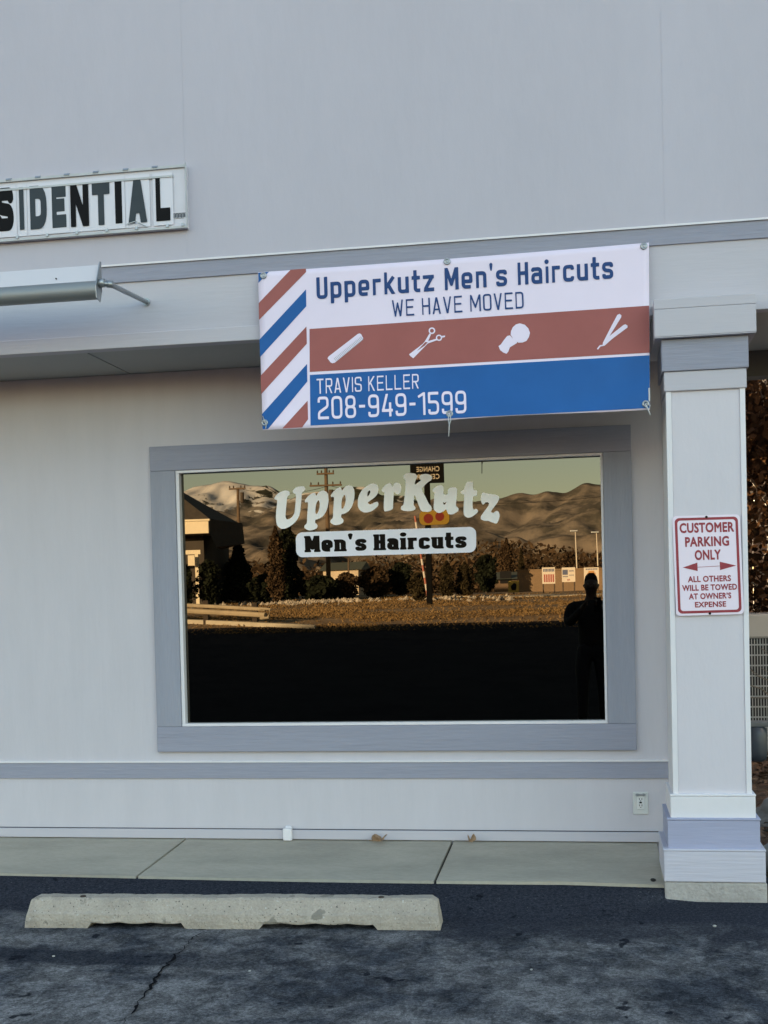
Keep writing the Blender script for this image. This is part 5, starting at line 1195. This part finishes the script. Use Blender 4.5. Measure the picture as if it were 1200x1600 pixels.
body = [
 [(0,0,.80,.135,.10), (0,.005,.93,.125,.09), (0,.0,1.08,.145,.10), (0,-.005,1.20,.15,.10), (0,-.005,1.275,.085,.07), (0,.005,1.335,.052), (0,.018,1.395,.068,.085), (0,.022,1.455,.073,.092), (0,.012,1.51,.060,.075)],
 [(0,3), (-.150,-.005,1.225,.062), (-.195,.0,1.215,.056), (-.225,.05,1.10,.043), (-.215,.12,1.06,.040), (-.12,.235,1.165,.033), (-.070,.295,1.235,.024,.030), (-.050,.315,1.262,.030,.016)],
 [(0,3), (.150,-.005,1.225,.062), (.195,.0,1.215,.056), (.225,.05,1.10,.043), (.215,.12,1.06,.040), (.12,.235,1.165,.033), (.070,.295,1.235,.024,.030), (.050,.315,1.262,.030,.016)],
 [(0,0), (-.085,0,.74,.085), (-.095,.01,.60,.074), (-.10,.02,.43,.054), (-.105,.0,.28,.050), (-.11,-.015,.09,.036), (-.115,.05,.035,.034), (-.12,.14,.028,.026)],
 [(0,0), (.085,0,.74,.085), (.095,.01,.60,.074), (.10,.02,.43,.054), (.105,.0,.28,.050), (.11,-.015,.09,.036), (.115,.05,.035,.034), (.12,.14,.028,.026)],
 [(0,7), (0,.10,1.425,.016), (0,.125,1.412,.011)],
 [(0,7), (-.072,.0,1.43,.012), (-.079,-.008,1.443,.010)],
 [(0,7), (.072,.0,1.43,.012), (.079,-.008,1.443,.010)],
]
for sgn, ci in ((-1, 1), (1, 2)):             # five fingers each, curled round the edge of the phone
    for k, (dz, ln) in enumerate(((.030, .9), (.011, 1.0), (-.008, .95), (-.026, .78))):
        body.append([(ci, 7), (sgn*.047, .325, 1.262+dz, .0085), (sgn*.043, .338+.002*k, 1.264+dz, .008), (sgn*.034/ln, .343, 1.266+dz, .007)])
    body.append([(ci, 6), (sgn*.052, .292, 1.262, .010), (sgn*.036, .300, 1.285, .0085), (sgn*.024, .305, 1.296, .0075)])
skin_obj('body', body, m_skin, pr)
skin_obj('jacket', [
 [(0,0,.76,.150,.115), (0,.005,.93,.145,.108), (0,0,1.08,.165,.118), (0,-.005,1.205,.165,.112), (0,-.005,1.285,.088,.075)],
 [(0,3), (-.155,-.005,1.228,.074), (-.20,0,1.215,.068), (-.232,.05,1.10,.056), (-.222,.12,1.058,.052), (-.125,.232,1.162,.044), (-.085,.278,1.212,.036)],
 [(0,3), (.155,-.005,1.228,.074), (.20,0,1.215,.068), (.232,.05,1.10,.056), (.222,.12,1.058,.052), (.125,.232,1.162,.044), (.085,.278,1.212,.036)]], m_jack, pr)
skin_obj('trousers', [
 [(0,0,.80,.150,.112), (0,0,.93,.140,.104)],
 [(0,0), (-.088,0,.73,.098), (-.097,.01,.60,.086), (-.102,.02,.43,.068), (-.107,.0,.28,.062), (-.11,-.012,.07,.056)],
 [(0,0), (.088,0,.73,.098), (.097,.01,.60,.086), (.102,.02,.43,.068), (.107,.0,.28,.062), (.11,-.012,.07,.056)]], m_jean, pr)
for sx in (-1, 1): skin_obj('shoe', [[(sx*.111,-.045,.045,.040), (sx*.114,.04,.046,.043), (sx*.119,.11,.036,.038,.032), (sx*.122,.165,.032,.032,.024)]], m_shoe, pr)
skin_obj('hair', [[(0,-.035,1.385,.055,.045), (0,-.028,1.455,.080,.072), (0,.0,1.512,.070,.085), (0,.045,1.520,.048,.040)]], m_hair, pr)
for sx in (-1, 1):
    e = MB(); e.lathe((PX+sx*.030, PY+.098, GZ+1.447), [(.004, -.010), (.009, -.005), (.0105, 0), (.009, .005), (.004, .010)], 12); make('eye', e, M('eye_white', (.18, .17, .16), .3), pr, smooth=True)
e = MB(); e.tube([(PX-.022, PY+.100, GZ+1.383), (PX, PY+.107, GZ+1.381), (PX+.022, PY+.100, GZ+1.383)], [.003, .0055, .003], 8); make('mouth', e, M('lips', (.09, .045, .04), .6), pr, smooth=True)
# the phone it holds, lens at the camera
ph = thing('phone', 'black phone held up in front of the chest by the reflected person', 'phone', (0, -.012, -.045))
c_, s_ = math.cos(-YAW), math.sin(-YAW)
def rotp(mb): mb.v = [(x*c_-y*s_, x*s_+y*c_, z) for x, y, z in mb.v]; return mb
b_ = MB(); b_.box(-.022, .050, -.014, -.0065, -.120, .030); make('phone_body', rotp(b_), m_black, ph, bevel=.003)
b_ = MB(); b_.box(-.020, .048, -.0155, -.0142, -.114, .024); make('phone_screen', rotp(b_), M('phone_glass', (.01, .01, .012), .1), ph)
b_ = MB(); b_.box(-.012, .012, -.0064, -.0045, -.012, .012); make('camera_bump', rotp(b_), m_metal, ph, bevel=.001)
